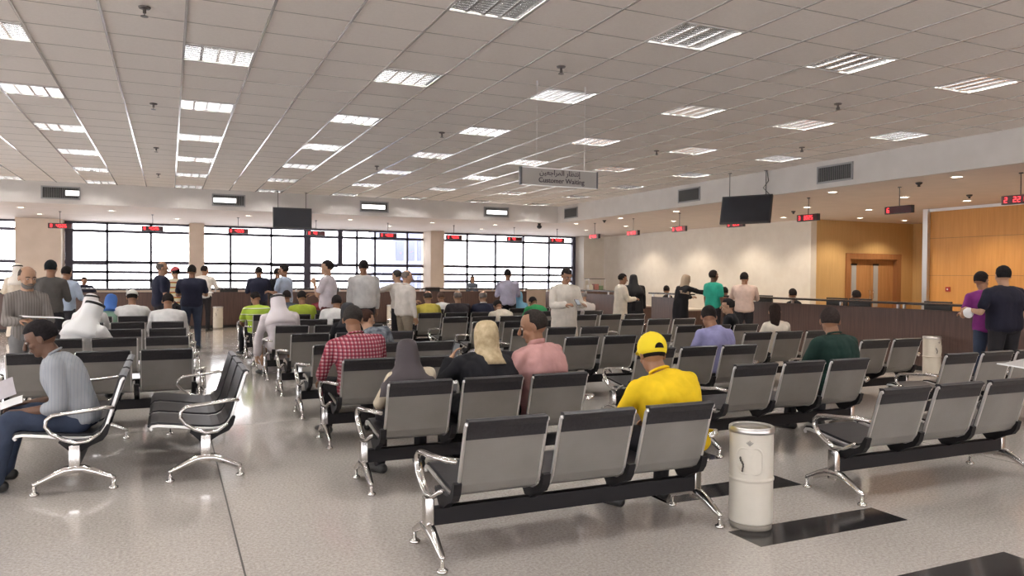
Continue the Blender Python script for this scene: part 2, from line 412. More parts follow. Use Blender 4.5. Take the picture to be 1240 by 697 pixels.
# ------------------------------------------------------------------ vents in the bulkheads
def vent(loc, rz, w, h, label, fluor=0):
    r = empty('air_vent', loc, rz, label, 'air vent', 'grilles in the bulkheads')
    b = NB(); bx(b, -w/2, w/2, -.004, .0, -h/2, h/2); obj('backing', b, VENTD, r)
    b = NB()
    for x0, x1, z0, z1 in ((-w/2-.02, -w/2+.01, -h/2-.02, h/2+.02), (w/2-.01, w/2+.02, -h/2-.02, h/2+.02), (-w/2, w/2, h/2-.01, h/2+.02), (-w/2, w/2, -h/2-.02, -h/2+.01)): bx(b, x0, x1, -.02, -.001, z0, z1)
    obj('frame', b, VENTM, r)
    b = NB(); n = int(w/.028)
    for k in range(n):
        x = -w/2+(k+.5)*w/n; box(b, (x, -.01, 0), (.004, .018, h), Matrix.Rotation(.5, 3, 'Z'))
    obj('slat', b, VENTM, r)
    return r
for k, (y, nm) in enumerate(((9.45, 'nearest of three'), (13.4, 'middle one of three'), (18.7, 'farthest of three'))):
    vent((XB, y, 3.33), -PI/2, .72, .26, 'grey slatted air grille in the right bulkhead, '+nm)
for k, x in enumerate((-2.2, 1.31, 4.88, 8.35)):
    vent((x, YB, 3.33), 0, .72, .25, 'air grille in the bulkhead before the windows, %s from the left' % ORD[k])
# emissive white strips set over the grilles of the back bulkhead
for k, (x, w) in enumerate(((-1.97, .26), (1.22, .5), (4.85, .6), (8.35, .6))):
    r = empty('bright_strip', (x, YB-.03, 3.32 if k else 3.33), 0, 'white lit strip on the back bulkhead grille, %s from the left' % ORD[k], 'lamp', 'lit strips on the back bulkhead')
    b = NB(); bx(b, -w/2-.015, w/2+.015, -.02, .022, -.065, .065, .004); obj('housing', b, VENTM, r)
    b = NB(); bx(b, -w/2, w/2, -.03, -.02, -.05, .05, .003); obj('diffuser', b, mat('lit_strip', (1, .98, .97), .4, 0, 3), r)
# ------------------------------------------------------------------ sprinklers / detectors
SP = [(-.17, 6.39), (-.17, 9.95), (-.19, 13.4), (-.2, 16.9), (3.43, 6.45), (3.5, 10.14), (3.5, 13.8), (7.04, 6.43), (7.09, 10.07), (7.1, 13.7), (8.9, 8.81), (-3.8, 13.4)]
for k, (x, y) in enumerate(SP):
    b = NB(); lathe(b, [(.035, CZ), (.045, CZ-.004), (.04, CZ-.015), (.012, CZ-.02), (.012, CZ-.05), (.004, CZ-.052)], 14, (0, 0))
    box(b, (0, 0, CZ-.06), (.006, .05, .03)); lathe(b, [(.028, CZ-.072), (.028, CZ-.076)], 14)
    for v in b.verts: v.co.z -= CZ
    t = obj('fire_sprinkler', fixn(b), mat('dark_bronze', (.10, .085, .08), .4, .5), None)
    t.location = (x, y, CZ)
    tag(t, 'small dark sprinkler head under the tiled ceiling, %s in the line %s' % (('nearest', 'second', 'third', 'farthest')[min(3, int((y-5)/3.6))], 'left of the aisle' if x < -1 else 'over the left aisle' if x < 1 else 'over the middle benches' if x < 5 else 'over the right benches' if x < 8 else 'beside the right bulkhead'), 'sprinkler', 'sprinkler heads')
for k, (x, y) in enumerate(((10.9, 17.9), (13.2, 13.3), (13.4, 9.2), (11.0, 8.4))):
    b = NB(); lathe(b, [(.05, 0), (.055, -.01), (.04, -.03), (.02, -.04), (.02, -.055), (.03, -.06), (.01, -.07)], 14)
    t = obj('smoke_detector', fixn(b), BLKPLASTIC, None, True); t.location = (x, y, LZ)
    tag(t, 'small dark detector on the lowered ceiling, %s' % ('farthest, by the window corner', 'above the alcove opening', 'above the wooden wall', 'nearest, beside the bulkhead')[k], 'detector', 'detectors')
# ------------------------------------------------------------------ number displays
SEG = {'0': 'abcdef', '1': 'bc', '2': 'abged', '3': 'abgcd', '4': 'fgbc', '5': 'afgcd', '6': 'afgedc', '7': 'abc', '8': 'abcdefg', '9': 'abcdfg'}
def digit(bm, ch, x, z, w, h, y):
    t = w*.22
    S = {'a': (x, z+h/2, w, t), 'g': (x, z, w, t), 'd': (x, z-h/2, w, t), 'f': (x-w/2, z+h/4, t, h/2), 'b': (x+w/2, z+h/4, t, h/2), 'e': (x-w/2, z-h/4, t, h/2), 'c': (x+w/2, z-h/4, t, h/2)}
    for s in SEG[ch]:
        a = S[s]; box(bm, (a[0], y, a[1]), (a[2], .004, a[3]))
def display(loc, rz, num, count, label, grp='hanging number displays'):
    r = empty('number_display', loc, rz, label, 'display', grp)
    b = NB(); bx(b, -.26, .26, -.035, .035, -.065, .065, .006); obj('housing', b, BLKPLASTIC, r)
    b = NB(); bx(b, -.25, .25, -.038, -.035, -.055, .055); obj('window', b, mat('dark_red_filter', (.06, .005, .006), .3), r)
    b = NB(); digit(b, str(count), -.19, 0, .035, .07, -.041)
    for i, ch in enumerate(num): digit(b, ch, -.06+i*.06, 0, .036, .07, -.041)
    obj('digits', b, RED, r)
    b = NB()
    top = LZ-loc[2]
    tube(b, [(0, 0, .06), (0, 0, top-.01)], .007, 6); cyl(b, (0, 0), .03, top-.015, top, 12); obj('rod', b, BLKPLASTIC, r)
    return r
XD = [-4.6, -2.5, -.4, 1.72, 3.82, 5.92, 8.0, 10.05, 11.6]
nums = ['4031', '4026', '2115', '7020', '3308', '', '5042', '1107', '6004']
for k, x in enumerate(XD):
    display((x, 22.0, 2.73), 0, '4026' if k in (1, 2, 3, 6) else '40' if k in (4, 7) else '4008', 8, 'hanging red number display above the window counter, %s from the left' % ORD[k])
YD = [19.0, 17.0, 15.0, 13.0, 10.95, 8.95, 6.95]
for k, y in enumerate(YD):
    display((11.25, y, 2.71), -PI/2, ['4026', '4018', '4026', '4026', '3025', '', '2215'][k], [8, 8, 8, 8, 3, 6, 2][k], 'hanging red number display over the right counter, %s' % ['farthest', 'sixth from the near end', 'fifth from the near end', 'under the tilted television', 'third from the near end', 'showing only one red digit', 'nearest, before the orange wooden wall'][k])
# ------------------------------------------------------------------ televisions and the sign
def tv(loc, rz, tilt, w, h, drop, label, cable=False):
    r = empty('television', loc, rz, label, 'television')
    R = Matrix.Rotation(tilt, 3, 'X')
    b = NB(); box(b, (0, 0, 0), (w, .05, h), R, .008); box(b, R @ Vector((0, .05, 0)), (w*.6, .06, h*.6), R, .01); obj('casing', b, BLKPLASTIC, r)
    b = NB(); box(b, R @ Vector((0, -.027, .004)), (w-.05, .004, h-.06), R); obj('screen', b, SCREEN, r)
    for s in (-1, 1):
        b = NB(); x = s*w*.36
        tube(b, [(x, .07, h*.2), (x, .07, drop)], .008, 6); box(b, (x, .07, drop-.005), (.06, .06, .01)); obj('hanger_rod', b, BLKPLASTIC, r)
    if cable:
        b = NB(); tube(b, [(w*.36+.02, .08, -h*.1), (w*.42, .09, h*.5), (w*.3, .09, h*.72), (w*.40, .09, h*.95), (w*.37, .09, drop)], .008, 6); obj('cable', b, BLKPLASTIC, r)
tv((2.74, 19.05, 2.925), 0, -.03, .92, .50, CZ-2.925, 'flat dark television hanging in front of the window bulkhead')
tv((10.02, 11.3, 2.84), -math.radians(62), math.radians(-14), .98, .56, CZ-2.84, 'tilted black television hanging beside the right bulkhead', True)
def text_mesh(name, s, size, m, parent, loc, rot, align='CENTER'):
    c = bpy.data.curves.new(name, 'FONT'); c.body = s; c.size = size; c.align_x = align; c.extrude = .002; c.offset = size*.012
    t = bpy.data.objects.new(name, c); COL.objects.link(t)
    dg = bpy.context.evaluated_depsgraph_get(); me = bpy.data.meshes.new_from_object(t.evaluated_get(dg))
    bpy.data.objects.remove(t); o = bpy.data.objects.new(name, me); me.materials.clear(); me.materials.append(m)
    link(o, parent); o.location = loc; o.rotation_euler = rot; return o
def waiting_sign():
    r = empty('hanging_sign', (3.74, 7.05, 2.58), 0, 'grey hanging sign reading Customer Waiting in Arabic and English', 'sign')
    b = NB(); bx(b, -.45, .45, -.012, .012, -.088, .088, .002); obj('panel', b, noisy('grey_sign_face', (.31, .29, .265), (.33, .31, .285), 3, .45), r)
    b = NB(); bx(b, -.46, -.442, -.018, .018, -.092, .092); obj('end_cap', b, mat('dark_end', (.07, .065, .07), .5), r)
    b = NB(); bx(b, .442, .46, -.018, .018, -.092, .092); obj('end_cap', b, mat('dark_end', (.07, .065, .07), .5), r)
    b = NB(); bx(b, -.45, .45, -.016, .016, .086, .094); bx(b, -.45, .45, -.016, .016, -.094, -.086); obj('rail', b, ALU, r)
    INK = mat('dark_lettering', (.05, .035, .045), .6)
    text_mesh('lettering', 'Customer Waiting', .072, INK, r, (.02, -.0135, -.055), (PI/2, 0, 0))
    ar = '\u0625\u0646\u062A\u0638\u0627\u0631 \u0627\u0644\u0645\u0631\u0627\u062C\u0639\u064A\u0646'
    shaped = '\uFE87\uFEE7\uFE98\uFEC8\uFE8E\uFEAD \uFE8D\uFEDF\uFEE4\uFEAE\uFE8D\uFE9F\uFECC\uFEF4\uFEE6'
    text_mesh('lettering', shaped[::-1], .075, INK, r, (-.0, -.0135, .025), (PI/2, 0, 0))
    for x in (-.27, .30):
        b = NB(); tube(b, [(x, 0, .085), (x, 0, CZ-2.58)], .0022, 6); tube(b, [(x, 0, CZ-2.58-.05), (x, 0, CZ-2.58)], .008, 8); obj('wire', b, ALU, r)
waiting_sign()
# fire alarm call point on the wooden wall
b = NB(); bx(b, -.03, 0, -.05, .05, -.05, .05, .006); t = obj('alarm_call_point', b, mat('red_plastic', (.35, .02, .02), .4)); t.location = (15.45, 11.05, 1.32)
tag(t, 'small red alarm button on the orange wooden wall', 'alarm')
b = NB(); cyl(b, (0, 0), .018, 0, .006, 12); bmesh.ops.rotate(b, verts=b.verts[:], cent=(0, 0, 0), matrix=Matrix.Rotation(-PI/2, 3, 'Y')); q = obj('button', b, WHITEM, t); q.location = (-.03, 0, 0)
# ceiling camera at the corner
b = NB(); lathe(b, [(.05, 0), (.05, -.03), (.03, -.04), (.03, -.06)], 14); ell(b, (0, 0, -.10), (.075, .075, .06)); t = obj('dome_camera', fixn(b), BLKPLASTIC, None, True); t.location = (9.9, 19.9, LZ)
tag(t, 'black dome camera under the lowered ceiling at the bulkhead corner', 'camera')

# ------------------------------------------------------------------ waiting benches
SEATP = [(.372, .372), (.385, .390), (.372, .408), (.33, .412), (.2, .395), (.05, .372), (-.05, .362), (-.11, .367), (-.155, .390), (-.185, .435), (-.205, .50), (-.235, .60), (-.265, .70), (-.285, .765), (-.296, .780), (-.310, .783)]
def offset_path(path, d):
    out = []
    for i, (y, z) in enumerate(path):
        a = path[max(i-1, 0)]; c = path[min(i+1, len(path)-1)]
        t = Vector((c[0]-a[0], c[1]-a[1])).normalized(); out.append((y - t.y*d, z + t.x*d))
    return out
def bench_proto():
    r = empty('waiting_bench')
    b = NB(); bx(b, -.88, .88, -.03, .03, .178, .272, .004); obj('beam', b, BLKSTEEL, r)
    SW = .245
    for k in (-1, 0, 1):
        x = k*.56
        b = NB(); ribbon(b, offset_path(SEATP, .001), .010, x-SW+.012, x+SW-.012, 1)
        s = obj('seat', b, PERF, r, False)
        b = NB(); ribbon(b, SEATP[1:-1], .020, x-SW+.02, x+SW-.02, -1)
        band = [(-.322, .792), (-.318, .78), (-.302, .755), (-.283, .69)]
        ribbon(b, band, .012, x-SW+.014, x+SW-.014, 1); ribbon(b, [(-.27, .800), (-.30, .803), (-.322, .792)], .018, x-SW+.016, x+SW-.016, 1)
        obj('pad', b, BLKPAD, s)
        for sx in (-1, 1):
            b = NB(); xa = x+sx*SW; ribbon(b, offset_path(SEATP, -.006), .022, min(xa, xa-sx*.016), max(xa, xa-sx*.016), 1)
            bmesh.ops.bevel(b, geom=[e for e in b.edges if len(e.link_faces) == 2 and e.calc_face_angle(0) > 1.2], offset=.004, segments=1, affect='EDGES')
            obj('side_frame', b, ALU, s)
    for k in (-.81, -.28, .28, .81):
        b = NB(); poly = [(-.028, .265), (.028, .265), (.11, .345), (.10, .362), (-.05, .350), (-.10, .352), (-.15, .378), (-.195, .452), (-.218, .445), (-.20, .38), (-.17, .34), (-.10, .31)]
        extrude_yz(b, poly, k-.022, k+.022); obj('bracket', fixn(b), BLKSTEEL, r)
    for sx in (-1, 1):
        x = sx*.905
        b = NB(); bx(b, x-.024, x+.024, -.034, .034, .12, .335, .006)
        for sy in (-1, 1):
            tube(b, [(x, sy*.0, .165), (x, sy*.06, .160), (x, sy*.13, .132), (x, sy*.20, .098), (x, sy*.245, .078)], [.034, .031, .026, .021, .017], 8)
        l = obj('leg', b, CHROME, r, True)
        for sy in (-1, 1):
            b = NB(); lathe(b, [(.011, .075), (.011, .03), (.018, .024), (.030, .016), (.031, .004), (.028, 0)], 14, (x, sy*.245)); obj('foot_glide', fixn(b), CHROME, l, True)
        b = NB(); xo = x+sx*.004
        P = [(xo-sx*.03, -.15, .40), (xo-sx*.01, -.08, .355), (xo, 0, .352), (xo, .08, .385), (xo, .145, .43), (xo, .178, .48), (xo, .172, .525), (xo, .135, .553), (xo, .07, .562), (xo, -.03, .570), (xo, -.12, .580), (xo, -.195, .590), (xo-sx*.03, -.225, .583), (xo-sx*.075, -.232, .575)]
        tube(b, P, [(.018, .013)]*2+[(.024, .015)]*9+[(.019, .014)]*3, 10, (1, 0, 0)); obj('armrest', b, CHROME, r, True)
    return r
bench = bench_proto(); index_kids()
BL = {'L': (-.58, [8.56, 10.2, 11.7, 13.3, 15.1]), 'A': (2.20, [3.95, 5.46, 7.0, 8.5, 10.12, 11.7, 13.2, 14.9, 16.4]),
      'B': (5.2, [3.91, 5.39, 6.9, 8.5, 10.1, 11.7, 13.2, 14.7, 16.2]), 'C': (7.87, [5.35, 6.86, 8.32, 9.8, 11.5, 13.15, 14.7, 16.2])}
BN = {'L': 'the left block', 'A': 'the middle block right of the aisle', 'B': 'the block right of the cream bin', 'C': 'the rightmost block'}
BX = {('A', 0): 'three seat grey bench nearest the viewer, left of the cream bin', ('A', 1): 'three seat grey bench where the grey hooded woman and the man in pink sit',
      ('A', 2): 'three seat grey bench carrying the man in a red checked shirt', ('B', 0): 'three seat grey bench with nobody on it, right of the cream bin at the front',
      ('B', 1): 'three seat grey bench in front of which the dark green shirt shows', ('B', 2): 'three seat grey bench under the man in lavender',
      ('C', 0): 'three seat grey bench at the far right edge, nearest row by the wooden counter', ('C', 1): 'three seat grey bench just right of the man in dark green'}
COLX = {'C': [7.85, 7.87, 7.92, 7.9, 7.98, 8.0, 7.95, 7.95]}
BP = {}
first = True
for key, (cx_, ys) in BL.items():
    for n, y in enumerate(ys):
        o = bench if first else copy_tree(bench); first = False
        x = COLX[key][n] if key in COLX else cx_ + (n*.015 if key == 'B' else 0)
        o.location = (x, y, 0); o.rotation_euler = (0, 0, random.uniform(-.008, .008)); BP[key, n] = (x, y)
        o['category'] = 'bench'; o['group'] = 'three seat steel waiting benches in rows'
        o['label'] = BX.get((key, n), 'grey three seat bench in %s, %s row' % (BN[key], ORD[n]))
for (x, y, lb) in ((-.61, 7.02, 'black padded three seat bench seen end on, under the man reading papers'), (.25, 7.04, 'empty black padded three seat bench seen end on in the left aisle')):
    o = copy_tree(bench); o.location = (x, y, 0); o.rotation_euler = (0, 0, PI/2); tag(o, lb, 'bench', 'two benches turned sideways in the left aisle')

# ------------------------------------------------------------------ counters
def counter(loc, rz, L, label, grp):
    r = empty('service_counter', loc, rz, label, 'counter', grp)
    b = NB(); bx(b, 0, L, 0, .04, .08, 1.03, .003); obj('front_panel', b, DESKW, r)
    b = NB(); bx(b, .02, L-.02, .03, .06, 0, .09); obj('plinth', b, BLKPLASTIC, r)
    b = NB(); bx(b, 0, L, -.10, .24, 1.105, 1.14, .004); obj('ledge', b, mat('black_ledge', (.022, .018, .018), .25), r)
    n = max(2, int(L/1.1))
    for k in range(n+1):
        x = .06+k*(L-.12)/n; b = NB(); bx(b, x-.02, x+.02, .0, .04, 1.03, 1.105); obj('ledge_bracket', b, ALU, r)
    b = NB(); bx(b, .02, L-.02, .04, .78, .72, .755, .003); obj('desk_surface', b, DESKTOP, r)
    for x in (0, L-.04):
        b = NB(); bx(b, x, x+.04, .04, .74, 0, .72); obj('side_panel', b, DESKW, r)
    return r
for k, (x0, x1) in enumerate(((-10.6, -5.6), (-5.6, -1.0), (-1.0, 3.4), (3.4, 7.4), (7.4, 11.1))):
    counter((x0, 23.25, 0), 0, x1-x0, 'dark wooden service counter before the windows, %s section from the left' % ORD[k], 'dark counters below the windows')
for k, (y1, y0) in enumerate(((22.6, 17.3), (16.5, 15.0), (14.1, 9.1), (9.1, 3.6))):
    counter((11.5, y1, 0), -PI/2, y1-y0, 'dark wooden counter on the right, %s' % ('farthest section near the window corner', 'short piece between the black abaya and the beige headscarf', 'section behind the green and pink shirts', 'nearest section behind the purple and navy shirts')[k], 'dark counters along the right')
def monitor(x, y, rz, label, z=.755, w=.5):
    r = empty('computer_monitor', (x, y, z), rz, label, 'monitor', 'monitors on the counters')
    b = NB(); bx(b, -w/2, w/2, -.02, .02, .10, .405, .006); obj('casing', b, BLKPLASTIC, r)
    b = NB(); bx(b, -w/2+.015, w/2-.015, .0201, .022, .115, .39); obj('screen', b, SCREEN, r)
    b = NB(); bx(b, -.02, .02, -.04, -.015, .01, .25, .004); bx(b, -.11, .11, -.09, .08, 0, .012, .004); obj('stand', b, BLKPLASTIC, r)
for k, (y, w) in enumerate(((12.9, .5), (10.9, .5), (10.35, .5), (8.75, .5))):
    monitor(11.98, y, -PI/2, 'black monitor back behind the right counter ledge, %s' % ('left of the clerk before the cream wall', 'in front of the clerk by the door', 'right of the clerk by the door', 'left of the purple shirt')[k], w=w)
for k, x in enumerate((-2.9, 1.6, 4.6, 7.9)):
    monitor(x, 23.75, 0, 'dark monitor behind the window counter, %s from the left' % ORD[k])
# leaflet rack with a small plant at the corner of the counters
r = empty('storage_cabinet', (13.4, 22.6, 0), 0, 'dark brown cabinet in the far corner under the metal rack', 'cabinet')
b = NB(); bx(b, -.75, .75, -.25, .25, .06, 1.05, .004); obj('carcass', b, DESKW, r)
for sx in (-1, 1):
    b = NB(); bx(b, min(0, sx*.74)+.005, max(0, sx*.74)-.005, -.27, -.25, .08, 1.03, .003); q = obj('door', b, DESKW, r)
    b = NB(); bx(b, sx*.06-.008, sx*.06+.008, -.295, -.27, .5, .7, .003); obj('handle', b, ALU, q)
b = NB(); bx(b, -.72, .72, -.22, .22, 0, .06); obj('plinth', b, BLKPLASTIC, r)
r = empty('leaflet_rack', (13.4, 22.6, 1.05), 0, 'small metal rack with boxes standing on the cabinet in the far corner', 'rack')
b = NB()
for x in (-.32, .32):
    for y in (-.14, .14): tube(b, [(x, y, 0), (x, y, .42)], .012, 6)
obj('frame', b, ALU, r)
for z in (.02, .40):
    b = NB(); bx(b, -.33, .33, -.15, .15, z, z+.02); obj('shelf', b, BLKPLASTIC, r)
for k, (dx, c, h) in enumerate(((-.2, (.55, .5, .42), .16), (.02, (.30, .12, .10), .2), (.2, (.16, .22, .12), .14))):
    b = NB(); bx(b, -.08, .08, -.1, .1, 0, h, .004); t = obj('box', b, mat('box_%d' % k, c, .6)); t.location = (13.4+dx, 22.6, 1.09)
    tag(t, '%s small box on the leaflet rack at the counter corner' % ('beige', 'reddish', 'green')[k], 'box', 'boxes on the leaflet rack')

# ------------------------------------------------------------------ bins
def bin_proto(first_label):
    r = empty('litter_bin', (0, 0, 0), 0, first_label, 'bin', 'round cream litter bins')
    R = .132
    b = NB(); lathe(b, [(R-.01, .035), (R, .04), (R, .046), (R, .292), (R, .300), (R+.006, .303), (R+.006, .313), (R, .316), (R, .324), (R, .590), (R, .60), (R-.012, .60), (R-.012, .08), (.002, .08)], 40); obj('body', fixn(b), CREAM, r, True)
    b = NB(); lathe(b, [(R-.014, 0), (R-.006, .002), (R-.006, .036), (R-.014, .037)], 40); obj('base', fixn(b), mat('tarnished_base', (.30, .27, .23), .4), r, True)
    b = NB(); lathe(b, [(R-.016, .592), (R+.005, .592), (R+.007, .605), (R+.004, .625), (R-.004, .630), (R-.016, .622)], 40)
    bmesh.ops.delete(b, geom=[f for f in b.faces if len(f.verts) > 4], context='FACES'); obj('rim', b, ALU, r, True)
    # curved door with rounded corners
    def patch(a0, z0, w, h, cr, off, th, mtl, name, parent):
        b = NB(); pts = []
        for (sx, sz) in ((1, 1), (-1, 1), (-1, -1), (1, -1)):
            base = {(1, 1): 0, (-1, 1): 90, (-1, -1): 180, (1, -1): 270}[(sx, sz)]
            for q in range(6):
                t = math.radians(base+q*18); pts.append((sx*(w/2-cr)+cr*math.cos(t), sz*(h/2-cr)+cr*math.sin(t)))
        def P(u, v, rr): a = a0+u/R; return (rr*math.cos(a), rr*math.sin(a), z0+v)
        o1 = [P(u, v, R+off) for u, v in pts]; o2 = [P(u*.93, v*.93, R+off+th) for u, v in pts]; o3 = [P(u*.86, v*.86, R+off+.001) for u, v in pts]
        vs = rings(b, [o1, o2, o3], cap=False)
        vs += rings(b, [[P(u*q_, v*q_, R+off+.0015) for u, v in pts] for q_ in (.85, .6, .35, .1)], cap=False)
        c = b.verts.new(P(0, 0, R+off+.0015)); n = len(pts)
        for i in range(n): b.faces.new((vs[-1][i], vs[-1][(i+1) % n], c))
        return obj(name, fixn(b), mtl, parent, True)
    a = math.radians(-136)
    d = patch(a, .43, .165, .17, .045, .0, .007, CREAM, 'flap', r)
    b = NB()
    for k in range(7):
        t = k/6; aa = a-.30+.10*math.sin(t*5)*t; rr = R+.010
        ell(b, (rr*math.cos(aa), rr*math.sin(aa), .372+t*.075), (.006, .006, .010), None, 6)
    obj('latch', b, mat('dark_print', (.08, .07, .06), .6), d)
    b = NB(); aa = a
    for k in range(-2, 3):
        ang = aa+k*.07; tube(b, [((R+.002)*math.cos(aa), (R+.002)*math.sin(aa), .525), ((R+.003)*math.cos(ang), (R+.003)*math.sin(ang), .555-abs(k)*.006)], .003, 5)
    obj('emblem', b, mat('grey_print', (.36, .34, .31), .5), r)
    return r
lb = bin_proto('cream round litter bin beside the nearest bench'); index_kids(); lb.location = (3.31, 3.66, 0)
for (x, y, l) in ((11.1, 8.2, 'white round litter bin against the right wooden counter'), (1.25, 22.85, 'white bin at the foot of the window counter near the left aisle'), (6.25, 22.8, 'white bin at the foot of the window counter left of the man in beige trousers')):
    o = copy_tree(lb); o.location = (x, y, 0); o['label'] = l; o.rotation_euler = (0, 0, .7)

# ------------------------------------------------------------------ people
def clamp(x, a=0., b=1.): return max(a, min(b, x))
def sstep(a, b, x): t = clamp((x-a)/(b-a)); return t*t*(3-2*t)
def remesh(bm, voxel, smooth=3, amp=0., fr=7., seed=0):
    me = bpy.data.meshes.new('tmp'); fixn(bm); bm.to_mesh(me); bm.free()
    o = bpy.data.objects.new('tmp', me); COL.objects.link(o)
    md = o.modifiers.new('r', 'REMESH'); md.mode = 'VOXEL'; md.voxel_size = voxel; md.adaptivity = 0
    dg = bpy.context.evaluated_depsgraph_get(); me2 = bpy.data.meshes.new_from_object(o.evaluated_get(dg))
    bpy.data.objects.remove(o); bpy.data.meshes.remove(me)
    b = NB(); b.from_mesh(me2); bpy.data.meshes.remove(me2)
    for _ in range(smooth): bmesh.ops.smooth_vert(b, verts=b.verts[:], factor=.5, use_axis_x=True, use_axis_y=True, use_axis_z=True)
    if amp:
        b.normal_update(); s = Vector((seed*3.1, seed*1.7, seed*.9))
        mv = [(v, v.normal*(noise.noise(Vector((v.co.x*fr, v.co.y*fr, v.co.z*fr*.55))+s)*amp + abs(noise.noise(Vector((v.co.x*fr*2.1, v.co.y*fr*2.1, v.co.z*fr*.9))-s))*amp*.8)) for v in b.verts]
        for v, d in mv: v.co += d
    return b
SKIN = {'brown': (.30, .155, .09), 'dark': (.13, .065, .04), 'tan': (.42, .245, .155), 'light': (.50, .32, .22)}
ARMS = {'down': ((.14, .03, -1), (.04, .22, -1)), 'lap': ((.22, .38, -.9), (-.42, .85, -.30)), 'knees': ((.22, .6, -.75), (-.15, .75, -.65)),
        'hold': ((.22, .22, -.95), (-.42, .9, .10)), 'read': ((.15, .30, -.95), (-.25, .95, .0)), 'phone': ((.62, .35, -.72), (-.42, .12, .95)), 'counter': ((.22, .55, -.8), (-.25, 1, .05)),
        'chin': ((.12, .38, -.9), (-.40, .35, .85)), 'reach': ((.35, .95, -.3), (.1, 1, -.05)), 'hang': ((.35, .10, -1), (.05, .05, -1)), 'out': ((.5, .5, -.75), (.2, .95, .25)), 'cross': ((.28, .25, -.95), (-.8, .55, .25))}
def hand_bm(bm, W_, fdir, palm, side, S, curl=.5, seg=6):
    """five unequal fingers, palm; W_ wrist, fdir forearm dir, palm = palm normal"""
    f = Vector(fdir).normalized(); n = Vector(palm); n = (n-f*n.dot(f)).normalized(); x = f.cross(n)
    W_ = Vector(W_)
    tube(bm, [W_-f*.015*S, W_+f*.03*S, W_+f*.075*S, W_+f*.092*S], [(.026*S, .019*S), (.036*S, .016*S), (.040*S, .014*S), (.036*S, .011*S)], 10, x)
    for k, (off, ln) in enumerate(((-.030, .066), (-.010, .078), (.010, .074), (.029, .058))):
        p = W_+f*.088*S+x*off*S; d = f.copy(); pts = [p-f*.012*S, p]
        for j in range(3):
            a = curl*(.55+.35*j); d = (d*math.cos(a)+n*math.sin(a)).normalized(); p = p+d*ln*S*(.42, .33, .25)[j]; pts.append(p.copy())
        tube(bm, pts, [.0092*S, .0090*S, .0084*S, .0076*S, .0065*S], seg)
    s = -1 if side > 0 else 1
    p = W_+f*.022*S+x*s*.026*S; d = (f*.75+x*s*.65+n*.25).normalized(); q = p+d*.040*S; e = (f*.9+x*s*.15+n*.45).normalized()
    tube(bm, [p-d*.01, p, q, q+e*.030*S, q+e*.028*S+(e+n*.3).normalized()*.020*S], [.012*S, .0125*S, .0108*S, .0095*S, .0075*S], seg)
